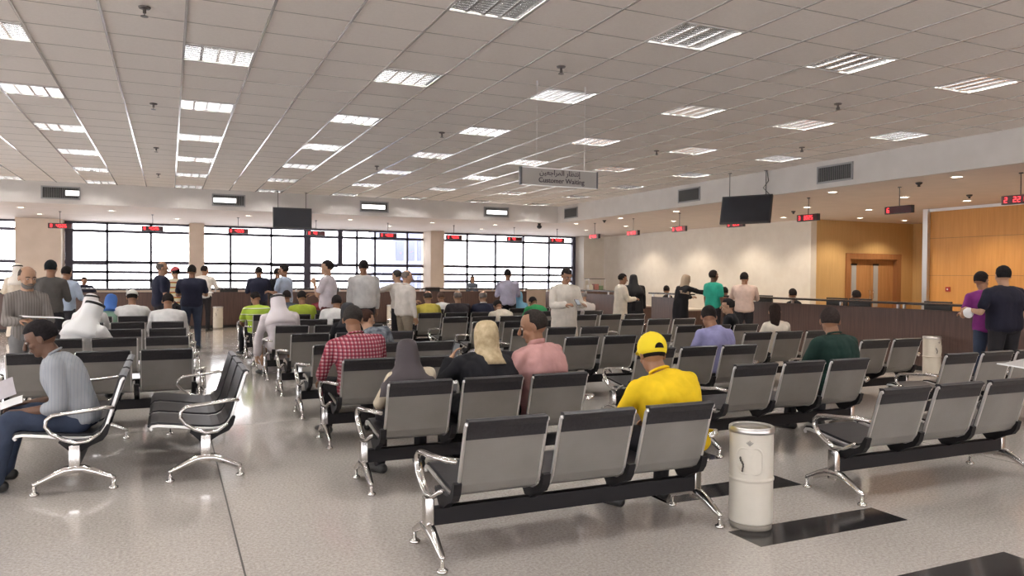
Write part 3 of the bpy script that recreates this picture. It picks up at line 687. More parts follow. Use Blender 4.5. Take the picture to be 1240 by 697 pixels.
def person(label, loc, rz=0, pose='stand', h=1.74, wd=1.0, lean=4, side=0, twist=0, head=(0, 0, 0), aL='down', aR='down', top=None, sleeve='long', bottom=None, robe=None,
           wear='short', wcol=(.015, .012, .012), skin='brown', vox=.016, beard=None, seed=0, shoe=(.02, .02, .02), amp=.010, grp=None, collar=None, legs=0, dz=0, agal=True, drape_len=1.0, name='person'):
    S = h/1.74; R = empty('person', (loc[0], loc[1], loc[2] if len(loc) > 2 else 0), math.radians(rz), label, 'person', grp)
    sk = mat('skin_'+skin, SKIN[skin], .55)
    sit = pose == 'sit'
    P0 = Vector((0, -.035, .36+.115*wd**.5+dz)) if sit else Vector((0, 0, .93*S))
    ln, sd, tw = math.radians(lean), math.radians(side), math.radians(twist)
    N = 20; SPL = (.485 if sit else .515)*S; pts = [P0.copy()]; tans = []
    for i in range(N+1):
        t = i/N; a = ln*(.5+.75*t); c = sd*(.5+.7*t)
        d = Vector((math.sin(c), math.sin(a)*math.cos(c), math.cos(a)*math.cos(c))).normalized(); tans.append(d); pts.append(pts[-1]+d*SPL/N)
    def sp(t):
        i = max(0, min(N, int(round(t*N)))); d = tans[i]; a = tw*clamp(t)
        x = Vector((math.cos(a), math.sin(a), 0)); x = (x-d*x.dot(d)).normalized()
        p = pts[i] if t >= 0 else pts[0]+tans[0]*t*SPL
        return p, d, x, d.cross(x)
    def torso(bm, g, lo=-.14, seg=20):
        prof = [(-.14, .135, .10), (-.06, .168, .125), (.08, .168, .128), (.28, .152, .118), (.45, .160, .122), (.62, .176, .126), (.76, .182, .126), (.85, .160, .110), (.93, .112, .088), (1.0, .070, .066), (1.05, .052, .054)]
        RR = []
        for t, rx, ry in prof:
            if t < lo: continue
            p, d, x, y = sp(t); rx, ry = rx*S*wd*g, ry*S*(.4+.6*wd)*wd**.3*g
            if t < .7 and t > .1: ry *= (1+.35*(wd-1))
            RR.append([p+x*rx*math.copysign(abs(math.cos(q))**.85, math.cos(q))+y*ry*math.copysign(abs(math.sin(q))**.85, math.sin(q)) for q in [2*PI*k/seg for k in range(seg)]])
        rings(bm, RR)
    p93, d93, x93, y93 = sp(.855); pn, dn, xn, yn = sp(1.0)
    sh = {s: p93+x93*s*.178*S*wd for s in (-1, 1)}
    el, wr, fd = {}, {}, {}
    cz, sz = math.cos(tw), math.sin(tw)
    for s, A in ((-1, aL), (1, aR)):
        u, f = ARMS[A] if isinstance(A, str) else A
        u = Vector((u[0]*s, u[1], u[2])).normalized(); f = Vector((f[0]*s, f[1], f[2])).normalized()
        u = Vector((u.x*cz-u.y*sz, u.x*sz+u.y*cz, u.z)); f = Vector((f.x*cz-f.y*sz, f.x*sz+f.y*cz, f.z))
        el[s] = sh[s]+u*.285*S; wr[s] = el[s]+f*.245*S; fd[s] = f
    hip, kn, an = {}, {}, {}
    for s in (-1, 1):
        hip[s] = P0+Vector((s*.088*S*wd**.5, 0, -.02))
        if sit:
            kn[s] = hip[s]+Vector((s*(.07+.02*wd), .41*S, .03)); an[s] = Vector((kn[s].x+s*.01, kn[s].y+.03+legs*.14, .085))
            if legs: kn[s].z += .02
        else:
            kn[s] = hip[s]+Vector((s*.012, .02+s*legs*.10, -.40*S)); an[s] = Vector((kn[s].x+s*.01, -.02+s*legs*.16, .085))
    # head placement
    hp, hy, ht = [math.radians(q) for q in head]
    base = pn
    nd = (dn+Vector((0, .18, .55))).normalized()
    hc = base+nd*.142*S+Vector((0, math.sin(hp)*.03, 0))
    H = Matrix.Translation(hc) @ Matrix.Rotation(hy, 4, 'Z') @ Matrix.Rotation(-hp, 4, 'X') @ Matrix.Rotation(ht, 4, 'Y') @ Matrix.Scale(S*1.09, 4)
    # ---- body
    b = NB(); torso(b, .90)
    for s in (-1, 1):
        tube(b, [pn-dn*.03, sh[s]-Vector((0, 0, .012)), sh[s]*.9+el[s]*.1], [.05*S, .052*S, .05*S], 8)
        tube(b, [sh[s], sh[s]*.5+el[s]*.5, el[s]], [.052*S, .047*S, .038*S], 10); tube(b, [el[s], el[s]*.7+wr[s]*.3, wr[s]], [.038*S, .038*S, .025*S], 10)
        tube(b, [hip[s], kn[s]], [.082*S, .052*S], 10); tube(b, [kn[s], kn[s]*.65+an[s]*.35, an[s]], [.052*S, .052*S, .036*S], 10)
        ft = Vector((s*.25, 1, 0)).normalized(); tube(b, [an[s], an[s]+ft*.05+Vector((0, 0, -.035)), an[s]+ft*.14+Vector((0, 0, -.055))], [.036*S, .038*S, .026*S], 8)
    b = remesh(b, vox, 3)
    hb = NB()
    tube(hb, [base-dn*.05*S, base+nd*.05*S, hc-Vector((0, .012, .03))], [.068*S, .060*S, .058*S], 14)
    q = NB()
    ell(q, (0, -.012, .025), (.075, .095, .092), None, 20); ell(q, (0, .018, -.045), (.058, .068, .068), None, 16); ell(q, (0, .052, -.088), (.030, .030, .022), None, 10)
    ell(q, (0, .066, .022), (.056, .022, .013), None, 12)
    for s in (-1, 1): ell(q, (s*.078, -.008, -.008), (.009, .019, .031), Matrix.Rotation(s*.3, 3, 'Z'), 8); ell(q, (s*.036, .058, -.028), (.026, .024, .022), None, 8)
    tube(q, [(0, .080, .022), (0, .100, -.005), (0, .109, -.022)], [.009, .012, .016], 8); ell(q, (0, .082, -.052), (.024, .012, .010), None, 8)
    bmesh.ops.transform(q, matrix=H, verts=q.verts[:])
    tmp = bpy.data.meshes.new('t'); q.to_mesh(tmp); q.free(); hb.from_mesh(tmp); bpy.data.meshes.remove(tmp)
    hb = remesh(hb, .0075 if vox > .012 else .0055, 2)
    for s in (-1, 1): hand_bm(b, wr[s], fd[s], Vector((-s*.5, .15, -1)) if fd[s].z < .5 else Vector((-s, .1, 0)), s, S*.98, .55)
    tmp = bpy.data.meshes.new('t'); hb.to_mesh(tmp); hb.free(); b.from_mesh(tmp); bpy.data.meshes.remove(tmp)
    obj('body', b, sk, R, True)
    def hobj(nm, bm, m, par=R): bmesh.ops.transform(bm, matrix=H, verts=bm.verts[:]); return obj(nm, bm, m, par, True)
    DK = mat('dark_eye', (.012, .009, .008), .2)
    for s in (-1, 1):
        q = NB(); ell(q, (s*.031, .079, .008), (.0115, .008, .0065), None, 8); hobj('eye', q, mat('eye_white', (.55, .52, .48), .3))
        q = NB(); ell(q, (s*.030, .0855, .008), (.0055, .004, .0055), None, 8); hobj('pupil', q, DK)
        q = NB(); tube(q, [(s*.014, .087, .027), (s*.032, .086, .031), (s*.050, .073, .026)], [.004, .0045, .003], 6); hobj('eyebrow', q, mat('brow', (.02, .015, .013), .8))
    q = NB(); tube(q, [(-.020, .084, -.056), (0, .095, -.054), (.020, .084, -.056)], [.0035, .0055, .0035], 6); hobj('mouth', q, mat('lips_'+skin, tuple(c*.6 for c in SKIN[skin]), .5))
    if beard:
        q = NB(); ell(q, (0, .024, -.062), (.060, .066, .058), None, 16)
        for v in q.verts:
            if v.co.z > -.045: v.co.y = min(v.co.y, .04)
        hobj('beard', q, mat('beard_%s' % str(beard), beard, .9))
        q = NB(); tube(q, [(-.026, .078, -.048), (0, .098, -.042), (.026, .078, -.048)], [.004, .007, .004], 6); hobj('moustache', q, mat('beard_%s' % str(beard), beard, .9))
    # ---- clothes
    def sleeves(bm, g, full, cuff=1.0, loose=0):
        for s in (-1, 1):
            tube(bm, [pn-dn*.035*S, (pn-dn*.03)*.45+sh[s]*.55, sh[s], sh[s]*.8+el[s]*.2], [.058*S*g, .060*S*g, .066*S*g, .066*S*g], 10)
            if full == 'long':
                tube(bm, [sh[s], sh[s]*.5+el[s]*.5, el[s]], [.066*S*g, .060*S*g, .052*S*g], 12)
                tube(bm, [el[s], el[s]*.5+wr[s]*.5, wr[s]-fd[s]*.01], [.052*S*g, (.046+loose*.4)*S*g, (.036+loose)*S*g*cuff], 12)
            elif full == 'rolled':
                tube(bm, [sh[s], sh[s]*.5+el[s]*.5, el[s]], [.066*S*g, .060*S*g, .052*S*g], 12); tube(bm, [el[s], el[s]*.7+wr[s]*.3], [.052*S*g, .050*S*g], 12)
            else:
                tube(bm, [sh[s], sh[s]*.6+el[s]*.4, sh[s]*.3+el[s]*.7], [.066*S*g, .064*S*g, .064*S*g], 12)
    g = 1.06
    if robe is not None:
        b = NB(); torso(b, g*1.03); sleeves(b, 1.08, 'long', 1.1, .014)
        if sit:
            kz = (kn[-1]+kn[1])/2; wx = abs(kn[1].x)+.085
            tube(b, [P0+Vector((0, -.02, .0)), P0+Vector((0, .2, .02)), kz+Vector((0, -.03, .012)), kz+Vector((0, .05, -.06)), Vector((0, kz.y+.06+legs*.1, .26)), Vector((0, kz.y+.05+legs*.14, .11))],
                 [(.20*wd, .13), (.21*wd, .115), (wx, .085), (wx, .08), (wx*.95, .085), (wx*1.0, .095)], 20, (1, 0, 0))
        else:
            rr = [(.172*wd, .132*wd), (.185*wd, .145*wd), (.19*wd, .15*wd), (.20*wd, .16), (.215*wd, .175)]
            tube(b, [P0+Vector((0, 0, .05)), P0+Vector((0, 0, -.15*S)), P0+Vector((0, 0, -.40*S)), Vector((0, 0, .30)), Vector((0, 0, .10))], rr, 24, (1, 0, 0), round_ends=False)
        obj('robe', remesh(b, vox, 3, amp*1.3, 6, seed), robe, R, True)
    if top is not None:
        b = NB(); torso(b, g); sleeves(b, 1.0, sleeve)
        obj('shirt', remesh(b, vox, 3, amp, 8, seed), top, R, True)
        if collar is not None:
            b = NB(); ring = []
            for k in range(15):
                a = -PI*.5-PI*.86+k/14*PI*1.72
                ring.append(pn+dn*.022*S+xn*math.cos(a)*.062*S+yn*(math.sin(a))*.062*S-dn*(.02*S if math.sin(a) > 0 else 0))
            tube(b, ring, [(.010, .024)]*15, 8); obj('collar', b, collar, R, True)
    if bottom is not None:
        b = NB(); torso_lo = []
        for t, rx, ry in ((-.17, .10, .09), (-.12, .15, .115), (-.02, .176, .134), (.10, .172, .130), (.17, .165, .125)):
            p, d, x, y = sp(t); torso_lo.append([p+x*rx*S*wd*math.cos(2*PI*k/20)+y*ry*S*wd**.7*math.sin(2*PI*k/20) for k in range(20)])
        rings(b, torso_lo)
        for s in (-1, 1):
            tube(b, [hip[s], hip[s]*.5+kn[s]*.5, kn[s]], [.098*S*wd**.5, .086*S*wd**.4, .068*S], 12); tube(b, [kn[s], kn[s]*.6+an[s]*.4, an[s]+Vector((0, 0, -.015))], [.068*S, .064*S, .055*S], 12)
        obj('trousers', remesh(b, vox, 3, amp*.8, 8, seed+5), bottom, R, True)
    for s in (-1, 1):
        b = NB(); ft = Vector((s*.25, 1, 0)).normalized(); a = Vector((an[s].x, an[s].y, 0)); xx = Vector((ft.y, -ft.x, 0))
        tube(b, [a-ft*.055+Vector((0, 0, .045)), a+ft*.02+Vector((0, 0, .050)), a+ft*.10+Vector((0, 0, .040)), a+ft*.175+Vector((0, 0, .030))], [(.036, .040), (.040, .046), (.046, .036), (.036, .026)], 12, xx)
        for v in b.verts: v.co.z = max(v.co.z, .002)
        obj('shoe', b, mat('shoe_%s' % str(shoe), shoe, .45), R, True)
    # ---- hair and headwear
    def cap_shell(fn, c=(0, -.014, .028), r=(.082, .102, .098), seg=26):
        q = NB(); bmesh.ops.create_uvsphere(q, u_segments=seg, v_segments=18, radius=1)
        for v in q.verts:
            d = v.co.normalized(); k = fn(d); n_ = 1+.03*noise.noise(d*9+Vector((seed, 0, 0)))
            k2 = 1 if k > .5 else .86
            k3 = .86+(n_-.86)*sstep(.25, .75, k)
            v.co = Vector((c[0]+d.x*r[0]*k3, c[1]+d.y*r[1]*k3, c[2]+d.z*r[2]*k3))
        return q
    hairm = None if isinstance(wcol, str) else noisy('hair_%s' % str(wcol), wcol, tuple(min(1, c*1.5+.002) for c in wcol), 60, .92, spec=.12)
    dark = noisy('hair_dark', (.010, .008, .008), (.018, .014, .013), 60, .92, spec=.12)
    short = lambda d: 0 if (d.y > .30 and d.z < .40) or d.z < -.62 or (d.y > .02 and d.z < -.12) else 1
    if wear in ('short', 'long', 'bun'): hobj('hair', cap_shell(short), hairm)
    if wear == 'bald': hobj('hair', cap_shell(lambda d: 0 if d.z > .62 or d.y > .22 or d.z < -.62 or (d.y > .02 and d.z < -.12) else 1, r=(.080, .099, .095)), hairm)
    if wear == 'receding': hobj('hair', cap_shell(lambda d: 0 if (d.y > .12 and d.z < .82) or d.z < -.62 or (d.y > -.02 and d.z < -.12) else 1), hairm)
    if wear == 'long':
        q = NB(); tube(q, [(0, -.06, .06), (0, -.10, -.02), (0, -.105, -.12), (0, -.09, -.26)], [(.06, .04), (.078, .045), (.07, .04), (.04, .022)], 14, (1, 0, 0)); hobj('ponytail', q, hairm)
    if wear in ('cap', 'skullcap', 'redcap'):
        hobj('hair', cap_shell(short, r=(.080, .100, .095)), dark)
        z0 = -.9 if wear == 'cap' else .15
        hm = mat('cap_%s' % str(wcol), wcol, .8)
        q = NB(); Rr = []
        for k in range(9):
            a = z0*.5+(PI/2-.02-z0*.5)*k/8; Rr.append([(math.cos(t)*.092*math.cos(a), -.012+math.sin(t)*.112*math.cos(a), .034+(.012 if wear == 'cap' else 0)+.103*math.sin(a)) for t in [2*PI*j/28 for j in range(28)]])
        rings(q, Rr); cp = hobj('cap', q, hm)
        if wear != 'skullcap':
            q = NB()
            V = []
            for k in range(9):
                t = math.radians(35+110*k/8); c_, s_ = math.cos(t), math.sin(t)
                V.append([(c_*.088, -.012+s_*.108, .045), (c_*.084, s_*.170, .030), (c_*.084, s_*.170, .025), (c_*.088, -.012+s_*.104, .038)])
            rings(q, V); hobj('brim', fixn(q), hm, R)
            q = NB(); ell(q, (0, -.012, .149), (.008, .008, .005), None, 8); hobj('button', q, hm, R)
            # strap opening at the back, showing the hair
            q = NB(); cols = []
            for k in range(13):
                u = -.033+.066*k/12; hgt = math.sqrt(max(0, 1-(u/.0335)**2))*.034; col_ = []
                for j in range(5):
                    zz = .024+hgt*j/4; aa = -PI/2+u/.1; ca = math.sqrt(max(0, 1-((zz-.046)/.103)**2))
                    col_.append(q.verts.new((math.cos(aa)*(.092*ca+.003), -.012+math.sin(aa)*(.112*ca+.003), zz)))
                cols.append(col_)
            for A_, B_ in zip(cols, cols[1:]):
                for j in range(4): q.faces.new((A_[j], B_[j], B_[j+1], A_[j+1]))
            hobj('strap_opening', q, dark, R)
    if wear in ('ghutra', 'hijab'):
        big = wear == 'ghutra'; q = NB(); seg = 36; RR = []
        prof = [(.129, .012, .014, -.01), (.125, .045, .055, -.012), (.108, .074, .090, -.012), (.07, .090, .110, -.012), (.02, .097, .116, -.014), (-.04, .098, .112, -.018), (-.09, .096 if not big else .108, .105, -.02), (-.135, .108 if not big else .135, .108, -.03),
                (-.175, .140 if not big else .165, .120, -.035), (-.22, .175 if not big else .19, .128, -.045)]
        if big or drape_len > 1: prof += [(-.27, .195, .135, -.055), (-.33, .20, .13, -.065)]
        if drape_len > 2: prof = prof[:5] + [(-.03, .106, .118, -.016), (-.08, .110, .12, -.02), (-.12, .122, .12, -.03), (-.16, .16, .13, -.04), (-.21, .21, .145, -.05), (-.28, .25, .16, -.06), (-.38, .265, .165, -.07)]
        for z, rx, ry, yo in prof:
            ring_ = []
            for k in range(seg):
                a = 2*PI*k/seg; c_, s_ = math.cos(a), math.sin(a)
                fr = sstep(.55 if not big else .35, .85 if not big else .7, s_)*sstep(-.105 if not big else -.16, -.085 if not big else -.13, z)*(1-sstep(.055, .09, z))
                if big and z < -.13: fr = max(fr, sstep(.5, .8, s_))*.9
                fold = 1+(.035 if z < -.05 else .012)*math.sin(a*(7 if big else 5)+seed)+(.03*noise.noise(Vector((c_*2, s_*2, z*12+seed))))
                k_ = (1-.45*fr)*fold
                zz = z
                ring_.append((c_*rx*k_, yo+s_*ry*k_, zz))
            RR.append(ring_)
        rings(q, RR)
        fixn(q); hobj('headscarf', q, mat('scarf_%s' % str(wcol), wcol, .85) if not isinstance(wcol, str) else MC[wcol])
        if big and agal:
            q = NB()
            for zz in (.078, .092):
                cc = [(math.cos(2*PI*k/24)*.090, -.014+math.sin(2*PI*k/24)*.109, zz+.010*math.sin(2*PI*k/24)) for k in range(25)]
                tube(q, cc, .0075, 8, round_ends=False)
            hobj('head_cord', q, mat('black_cord', (.01, .01, .01), .7))
    M = Matrix.Translation(R.location) @ Matrix.Rotation(R.rotation_euler.z, 4, 'Z')
    return {'L': M @ (wr[-1]+fd[-1]*.09), 'R': M @ (wr[1]+fd[1]*.09), 'head': M @ hc, 'M': M}
def seat(col, row, k, dx=0, dy=0):
    x, y = BP[col, row]; return (x+k*.56+dx, y+dy)

#PEOPLE
WH = cloth('white', (.78, .77, .76)); CRM = cloth('cream', (.74, .66, .55)); BLK = cloth('black', (.012, .012, .015)); NAVY = cloth('navy', (.022, .024, .045)); JEAN = cloth('jeans', (.045, .06, .10))
DKT = cloth('dark_trousers', (.025, .024, .028)); LAV = cloth('lavender', (.30, .29, .50)); YEL = cloth('yellow', (.86, .58, .02)); PINK = cloth('pink', (.56, .31, .30)); DGRN = cloth('dark_green', (.012, .032, .026))
TEAL = cloth('teal', (.03, .34, .25)); PUR = cloth('purple', (.22, .035, .20)); GREY = cloth('grey', (.20, .20, .20)); KHAKI = cloth('khaki', (.26, .22, .17)); LBLUE = cloth('light_blue', (.45, .53, .66)); GREEN = cloth('green', (.03, .25, .09))
BEIGES = cloth('beige_shirt', (.64, .59, .54)); PWH = cloth('pinkish_white', (.60, .46, .40)); PYEL = cloth('pale_yellow', (.62, .52, .10)); MAROON = cloth('maroon', (.10, .03, .03)); SLATE = cloth('slate', (.11, .13, .17))
CHECK = banded('red_check', (.58, .36, .38), [(0, 30, .55, (.30, .012, .04, .75)), (2, 30, .55, (.30, .012, .04, .75)), (0, 30, .2, (.05, .006, .03, .6)), (2, 30, .2, (.05, .006, .03, .5))])
LIME = banded('lime_stripe', (.42, .58, .07), [(2, 9, .22, (.70, .74, .50)), (2, 9, .06, (.10, .16, .03))])
LIMEP = cloth('lime', (.42, .52, .06))
STRB = banded('blue_grey_stripe', (.34, .36, .39), [(1, 46, .2, (.20, .22, .27, .35))])
STRG = banded('brown_grey_stripe', (.22, .20, .185), [(0, 40, .3, (.12, .11, .10, .7))])
STRR = banded('red_white_stripe', (.70, .66, .50), [(2, 9, .3, (.40, .05, .05)), (2, 9, .12, (.55, .45, .05))])
PATT = noisy('fabric_grey_teal_pattern', (.05, .06, .08), (.22, .24, .27), 16, .85)
HBEIGE = noisy('fabric_beige_scarf', (.36, .27, .15), (.58, .47, .30), 22, .85, lo=.3, hi=.7, bump=.2)
NEAR = dict(vox=.011)
# --- nearest, seated
person('man in a yellow cap and yellow polo shirt seated on the nearest bench', seat('A', 0, 1, .20, .02), 4, 'sit', 1.64, 1.28, 25, -4, 0, (16, -14, 0), 'lap', 'lap', YEL, 'short', DKT, wear='cap', wcol=(.86, .66, .02), skin='brown', collar=YEL, seed=3, amp=.012, **NEAR)
p = person('woman in a dark grey headscarf and cream sweater on the second bench', seat('A', 1, -1, .06, .03), 6, 'sit', 1.38, 1.05, 20, -3, 0, (12, -14, 0), ((.42, .22, -.9), (-.35, .8, -.2)), 'lap', cloth('cream_knit', (.58, .50, .38)), 'long', DKT, wear='hijab', wcol=(.055, .045, .05), skin='light', drape_len=3, seed=1, **NEAR)
p = person('woman in black abaya and beige headscarf holding a phone to her ear', seat('A', 1, 0, .08, .03), 0, 'sit', 1.60, 1.38, 5, 0, 0, (8, -6, 0), ((.50, .42, -.75), (-.52, .30, .95)), 'lap', None, robe=BLK, wear='hijab', wcol='fabric_beige_scarf', skin='tan', seed=2, **NEAR)
def phone(p, rz, label, rot=(1.2, 0, 0)):
    r = empty('mobile_phone', p, rz, label, 'phone'); r.rotation_euler = (rot[0], rot[1], rz)
    b = NB(); bx(b, -.035, .035, -.005, .005, -.07, .07, .004); obj('casing', b, BLKPLASTIC, r)
    b = NB(); bx(b, -.031, .031, -.0062, -.0048, -.06, .06); obj('screen', b, mat('phone_screen', (.4, .45, .5), .1), r)
phone(p['L']+Vector((.012, .0, .01)), .5, 'phone held to the ear of the woman in the beige headscarf', (.2, .2, 0))
person('man in a pink shirt on the second bench turning his face left', seat('A', 1, 1, .0, .02), 12, 'sit', 1.82, 1.24, 9, -4, 14, (16, 52, 0), 'lap', 'lap', PINK, 'long', DKT, wear='receding', wcol=(.022, .018, .016), skin='brown', collar=PINK, seed=4, amp=.014, **NEAR)
person('man in a red and white checked shirt on the third bench', seat('A', 2, -1, -.01, .04), 4, 'sit', 1.80, 1.2, 12, -4, 0, (26, -24, 0), ((.3, .3, -.95), (-.2, .9, -.3)), 'lap', CHECK, 'long', DKT, wear='short', wcol=(.03, .026, .024), skin='brown', collar=CHECK, seed=5, amp=.007, **NEAR)
person('person in mottled grey blue clothes leaning left behind the checked shirt', seat('A', 3, 0, -.02, .1), -20, 'sit', 1.66, 1.1, 24, -16, -10, (10, -50, 0), 'lap', 'lap', PATT, 'long', DKT, wear='short', wcol=(.04, .02, .015), skin='tan', seed=6, vox=.014)
person('woman in a black headscarf seated beyond the checked shirt', seat('A', 4, 0, 0, .05), 0, 'sit', 1.60, 1.0, 6, 0, 0, (8, -20, 0), 'lap', 'lap', None, robe=BLK, wear='hijab', wcol=(.015, .014, .018), skin='tan', seed=7)
p = person('man in a blue grey striped shirt reading papers on the sideways bench', (-.65, 6.47), 90, 'sit', 1.76, 1.08, 24, 0, 0, (26, 0, 0), ((.12, -.12, -1), (-.25, .9, -.10)), ((.12, -.05, -1), (-.25, .9, -.05)), STRB, 'rolled', JEAN, wear='short', wcol=(.013, .011, .012), skin='dark', collar=STRB, seed=8, amp=.012, legs=.4, **NEAR)
def sheet(p, rot, w, h, label, th=.003, m=None):
    b = NB(); bx(b, -w/2, w/2, -h/2, h/2, -th/2, th/2)
    bmesh.ops.subdivide_edges(b, edges=b.edges[:], cuts=4, use_grid_fill=True)
    for v in b.verts: v.co.z += .012*math.sin(v.co.x/w*3)+.006*math.cos(v.co.y/h*4)
    o = obj('paper_sheet', b, m or PAPER); o.location = p; o.rotation_euler = rot; tag(o, label, 'paper'); return o
sheet((p['L']+p['R'])/2+Vector((-.06, -.04, .03)), (.12, -.25, .1), .30, .21, 'white paper in the lap of the man reading on the sideways bench')
sheet(p['R']+Vector((-.10, .02, .10)), (.6, -.3, .1), .24, .20, 'grey folded paper held higher by the man reading on the sideways bench', .004, mat('grey_paper', (.45, .42, .45), .7))
person('man in a lavender shirt seated hunched in the third row', seat('B', 2, 1, .04, .08), 4, 'sit', 1.76, 1.16, 22, 0, 0, (26, -34, 0), 'lap', 'lap', LAV, 'long', DKT, wear='short', wcol=(.016, .013, .012), skin='brown', seed=9, amp=.014, vox=.013)
person('man in a dark green shirt with close cropped hair', seat('B', 1, 1, .22, .05), 0, 'sit', 1.80, 1.2, 12, 0, 0, (8, -40, 0), 'lap', 'lap', DGRN, 'short', DKT, wear='short', wcol=(.03, .022, .02), skin='brown', seed=10, vox=.012, collar=DGRN)
person('woman with long dark hair and cream sleeves seated near the counter', seat('C', 2, 0, .08, .05), -10, 'sit', 1.62, .95, 6, 0, 0, (8, -30, 0), 'lap', 'out', CRM, 'long', DKT, wear='long', wcol=(.018, .011, .009), skin='tan', seed=11)
person('dark haired person facing left beyond the lavender shirt', seat('C', 3, 1, 0, .05), 40, 'sit', 1.68, 1.0, 10, 0, 0, (4, 10, 0), 'lap', 'lap', BLK, 'long', DKT, wear='short', wcol=(.014, .012, .012), skin='tan', seed=12)
# --- left block, seated
person('man in white robe and corded head cloth leaning right, nearest in the left block', seat('L', 1, -1, .12, .12), -25, 'sit', 1.78, 1.15, 24, 10, 0, (26, 0, 8), 'lap', 'knees', None, robe=WH, wear='ghutra', wcol=(.80, .80, .80), skin='tan', seed=13, vox=.013)
person('man in white head cloth sitting farther back in the left block', seat('L', 3, -1, 0, .1), -15, 'sit', 1.72, 1.05, 12, 0, 0, (18, -10, 0), 'lap', 'lap', None, robe=WH, wear='ghutra', wcol=(.78, .74, .74), skin='tan', seed=14)
person('person wearing a bright blue head covering at the back of the left block', seat('L', 4, -1, .12, .1), -10, 'sit', 1.66, 1.0, 22, 4, 0, (26, 0, 0), 'lap', 'lap', cloth('pale_green', (.35, .55, .42)), 'long', DKT, wear='hijab', wcol=(.05, .14, .42), skin='tan', seed=15)
person('man in white skullcap and white shirt in the left block', seat('L', 4, 0, -.03, .05), 0, 'sit', 1.76, 1.15, 8, 0, 0, (16, 0, 0), 'out', 'out', WH, 'long', DKT, wear='skullcap', wcol=(.75, .74, .70), skin='brown', seed=16)
person('dark haired man in a white shirt at the aisle end of the left block', seat('L', 3, 1, 0, .05), 0, 'sit', 1.76, 1.15, 16, 0, 0, (26, 0, 0), 'lap', 'lap', WH, 'long', DKT, wear='short', seed=17)
# --- middle block, seated further back
person('man in long white robe and white head cloth letting his left arm hang down', seat('A', 5, -1, -.08, .1), 6, 'sit', 1.80, 1.2, 18, -4, 0, (22, 0, 0), 'hang', 'lap', None, robe=cloth('pinkish_robe', (.78, .72, .74)), wear='ghutra', wcol=(.74, .68, .70), skin='tan', seed=18, vox=.014)
person('man in a lime and white striped shirt at the aisle end', seat('A', 7, -1, -.12, .1), 8, 'sit', 1.74, 1.1, 18, 0, 0, (34, 20, 0), 'lap', 'lap', LIME, 'short', DKT, wear='short', seed=19)
person('man in a plain lime shirt right of the white head cloth', seat('A', 7, 0, .14, .05), 0, 'sit', 1.74, 1.1, 8, 0, 0, (22, 0, 0), 'lap', 'lap', LIMEP, 'short', DKT, wear='short', seed=20)
person('man in a white shirt leaning right in the middle block', seat('A', 6, 1, -.14, .08), -8, 'sit', 1.74, 1.1, 24, 6, 0, (10, 0, 0), 'lap', 'reach', WH, 'long', DKT, wear='short', seed=21)
person('dark haired person in dark clothes in the last middle row', seat('A', 8, 0, .06, .05), 0, 'sit', 1.70, 1.05, 8, 0, 0, (10, 0, 0), 'lap', 'lap', SLATE, 'short', DKT, wear='short', seed=22)
person('person in a dark red shirt in the last middle row', seat('A', 8, 1, .22, .05), 0, 'sit', 1.70, 1.05, 8, 0, 0, (10, 0, 0), 'lap', 'lap', cloth('dark_red', (.20, .03, .04)), 'short', DKT, wear='short', seed=23)
person('balding man in a yellow shirt beside the man in beige trousers', seat('B', 7, -1, .08, .05), 0, 'sit', 1.74, 1.12, 9, 0, 0, (8, 0, 0), 'lap', 'lap', PYEL, 'short', DKT, wear='bald', wcol=(.05, .04, .035), skin='tan', seed=24)
person('person in white half hidden behind the yellow shirt', seat('B', 8, 1, -.22, .05), 0, 'sit', 1.66, 1.0, 20, 0, 0, (26, 0, 0), 'lap', 'lap', WH, 'long', DKT, wear='short', wcol=(.08, .05, .04), seed=25)
person('grey haired man in a charcoal shirt in the back rows', seat('B', 7, 0, .16, .05), 0, 'sit', 1.74, 1.15, 6, 0, 0, (6, 0, 0), 'lap', 'lap', cloth('charcoal', (.035, .03, .035)), 'long', DKT, wear='bald', wcol=(.14, .12, .11), skin='tan', seed=26)
person('grey haired man in a navy shirt with pale collar in the back rows', seat('B', 7, 1, .17, .05), 0, 'sit', 1.72, 1.15, 7, 0, 0, (8, 0, 0), 'lap', 'lap', NAVY, 'long', DKT, wear='bald', wcol=(.16, .14, .13), skin='tan', collar=WH, seed=27)
person('person in a cream top bent so far forward that the head is hidden', seat('B', 6, 1, .05, .1), 0, 'sit', 1.70, 1.1, 46, 0, 0, (50, 0, 0), 'lap', 'lap', CRM, 'short', DKT, wear='short', seed=28)
person('woman in a light blue headscarf in the back rows', seat('C', 7, -1, .18, .05), 0, 'sit', 1.62, 1.0, 8, 0, 0, (10, -20, 0), 'lap', 'lap', cloth('sky', (.20, .46, .62)), 'long', DKT, wear='hijab', wcol=(.22, .50, .68), skin='tan', drape_len=2, seed=29)
person('person in bright green bent forward beside the light blue headscarf', seat('C', 6, -1, 0, .1), 10, 'sit', 1.70, 1.2, 44, 8, 0, (44, 0, 0), 'lap', 'lap', GREEN, 'long', DKT, wear='short', seed=30)
person('grey haired man in a pale shirt hunched in the rightmost block', seat('C', 6, 1, .06, .08), 4, 'sit', 1.74, 1.15, 22, 0, 0, (26, 0, 0), 'lap', 'lap', cloth('pale_shirt', (.62, .57, .55)), 'long', DKT, wear='bald', wcol=(.20, .18, .17), skin='tan', seed=31)
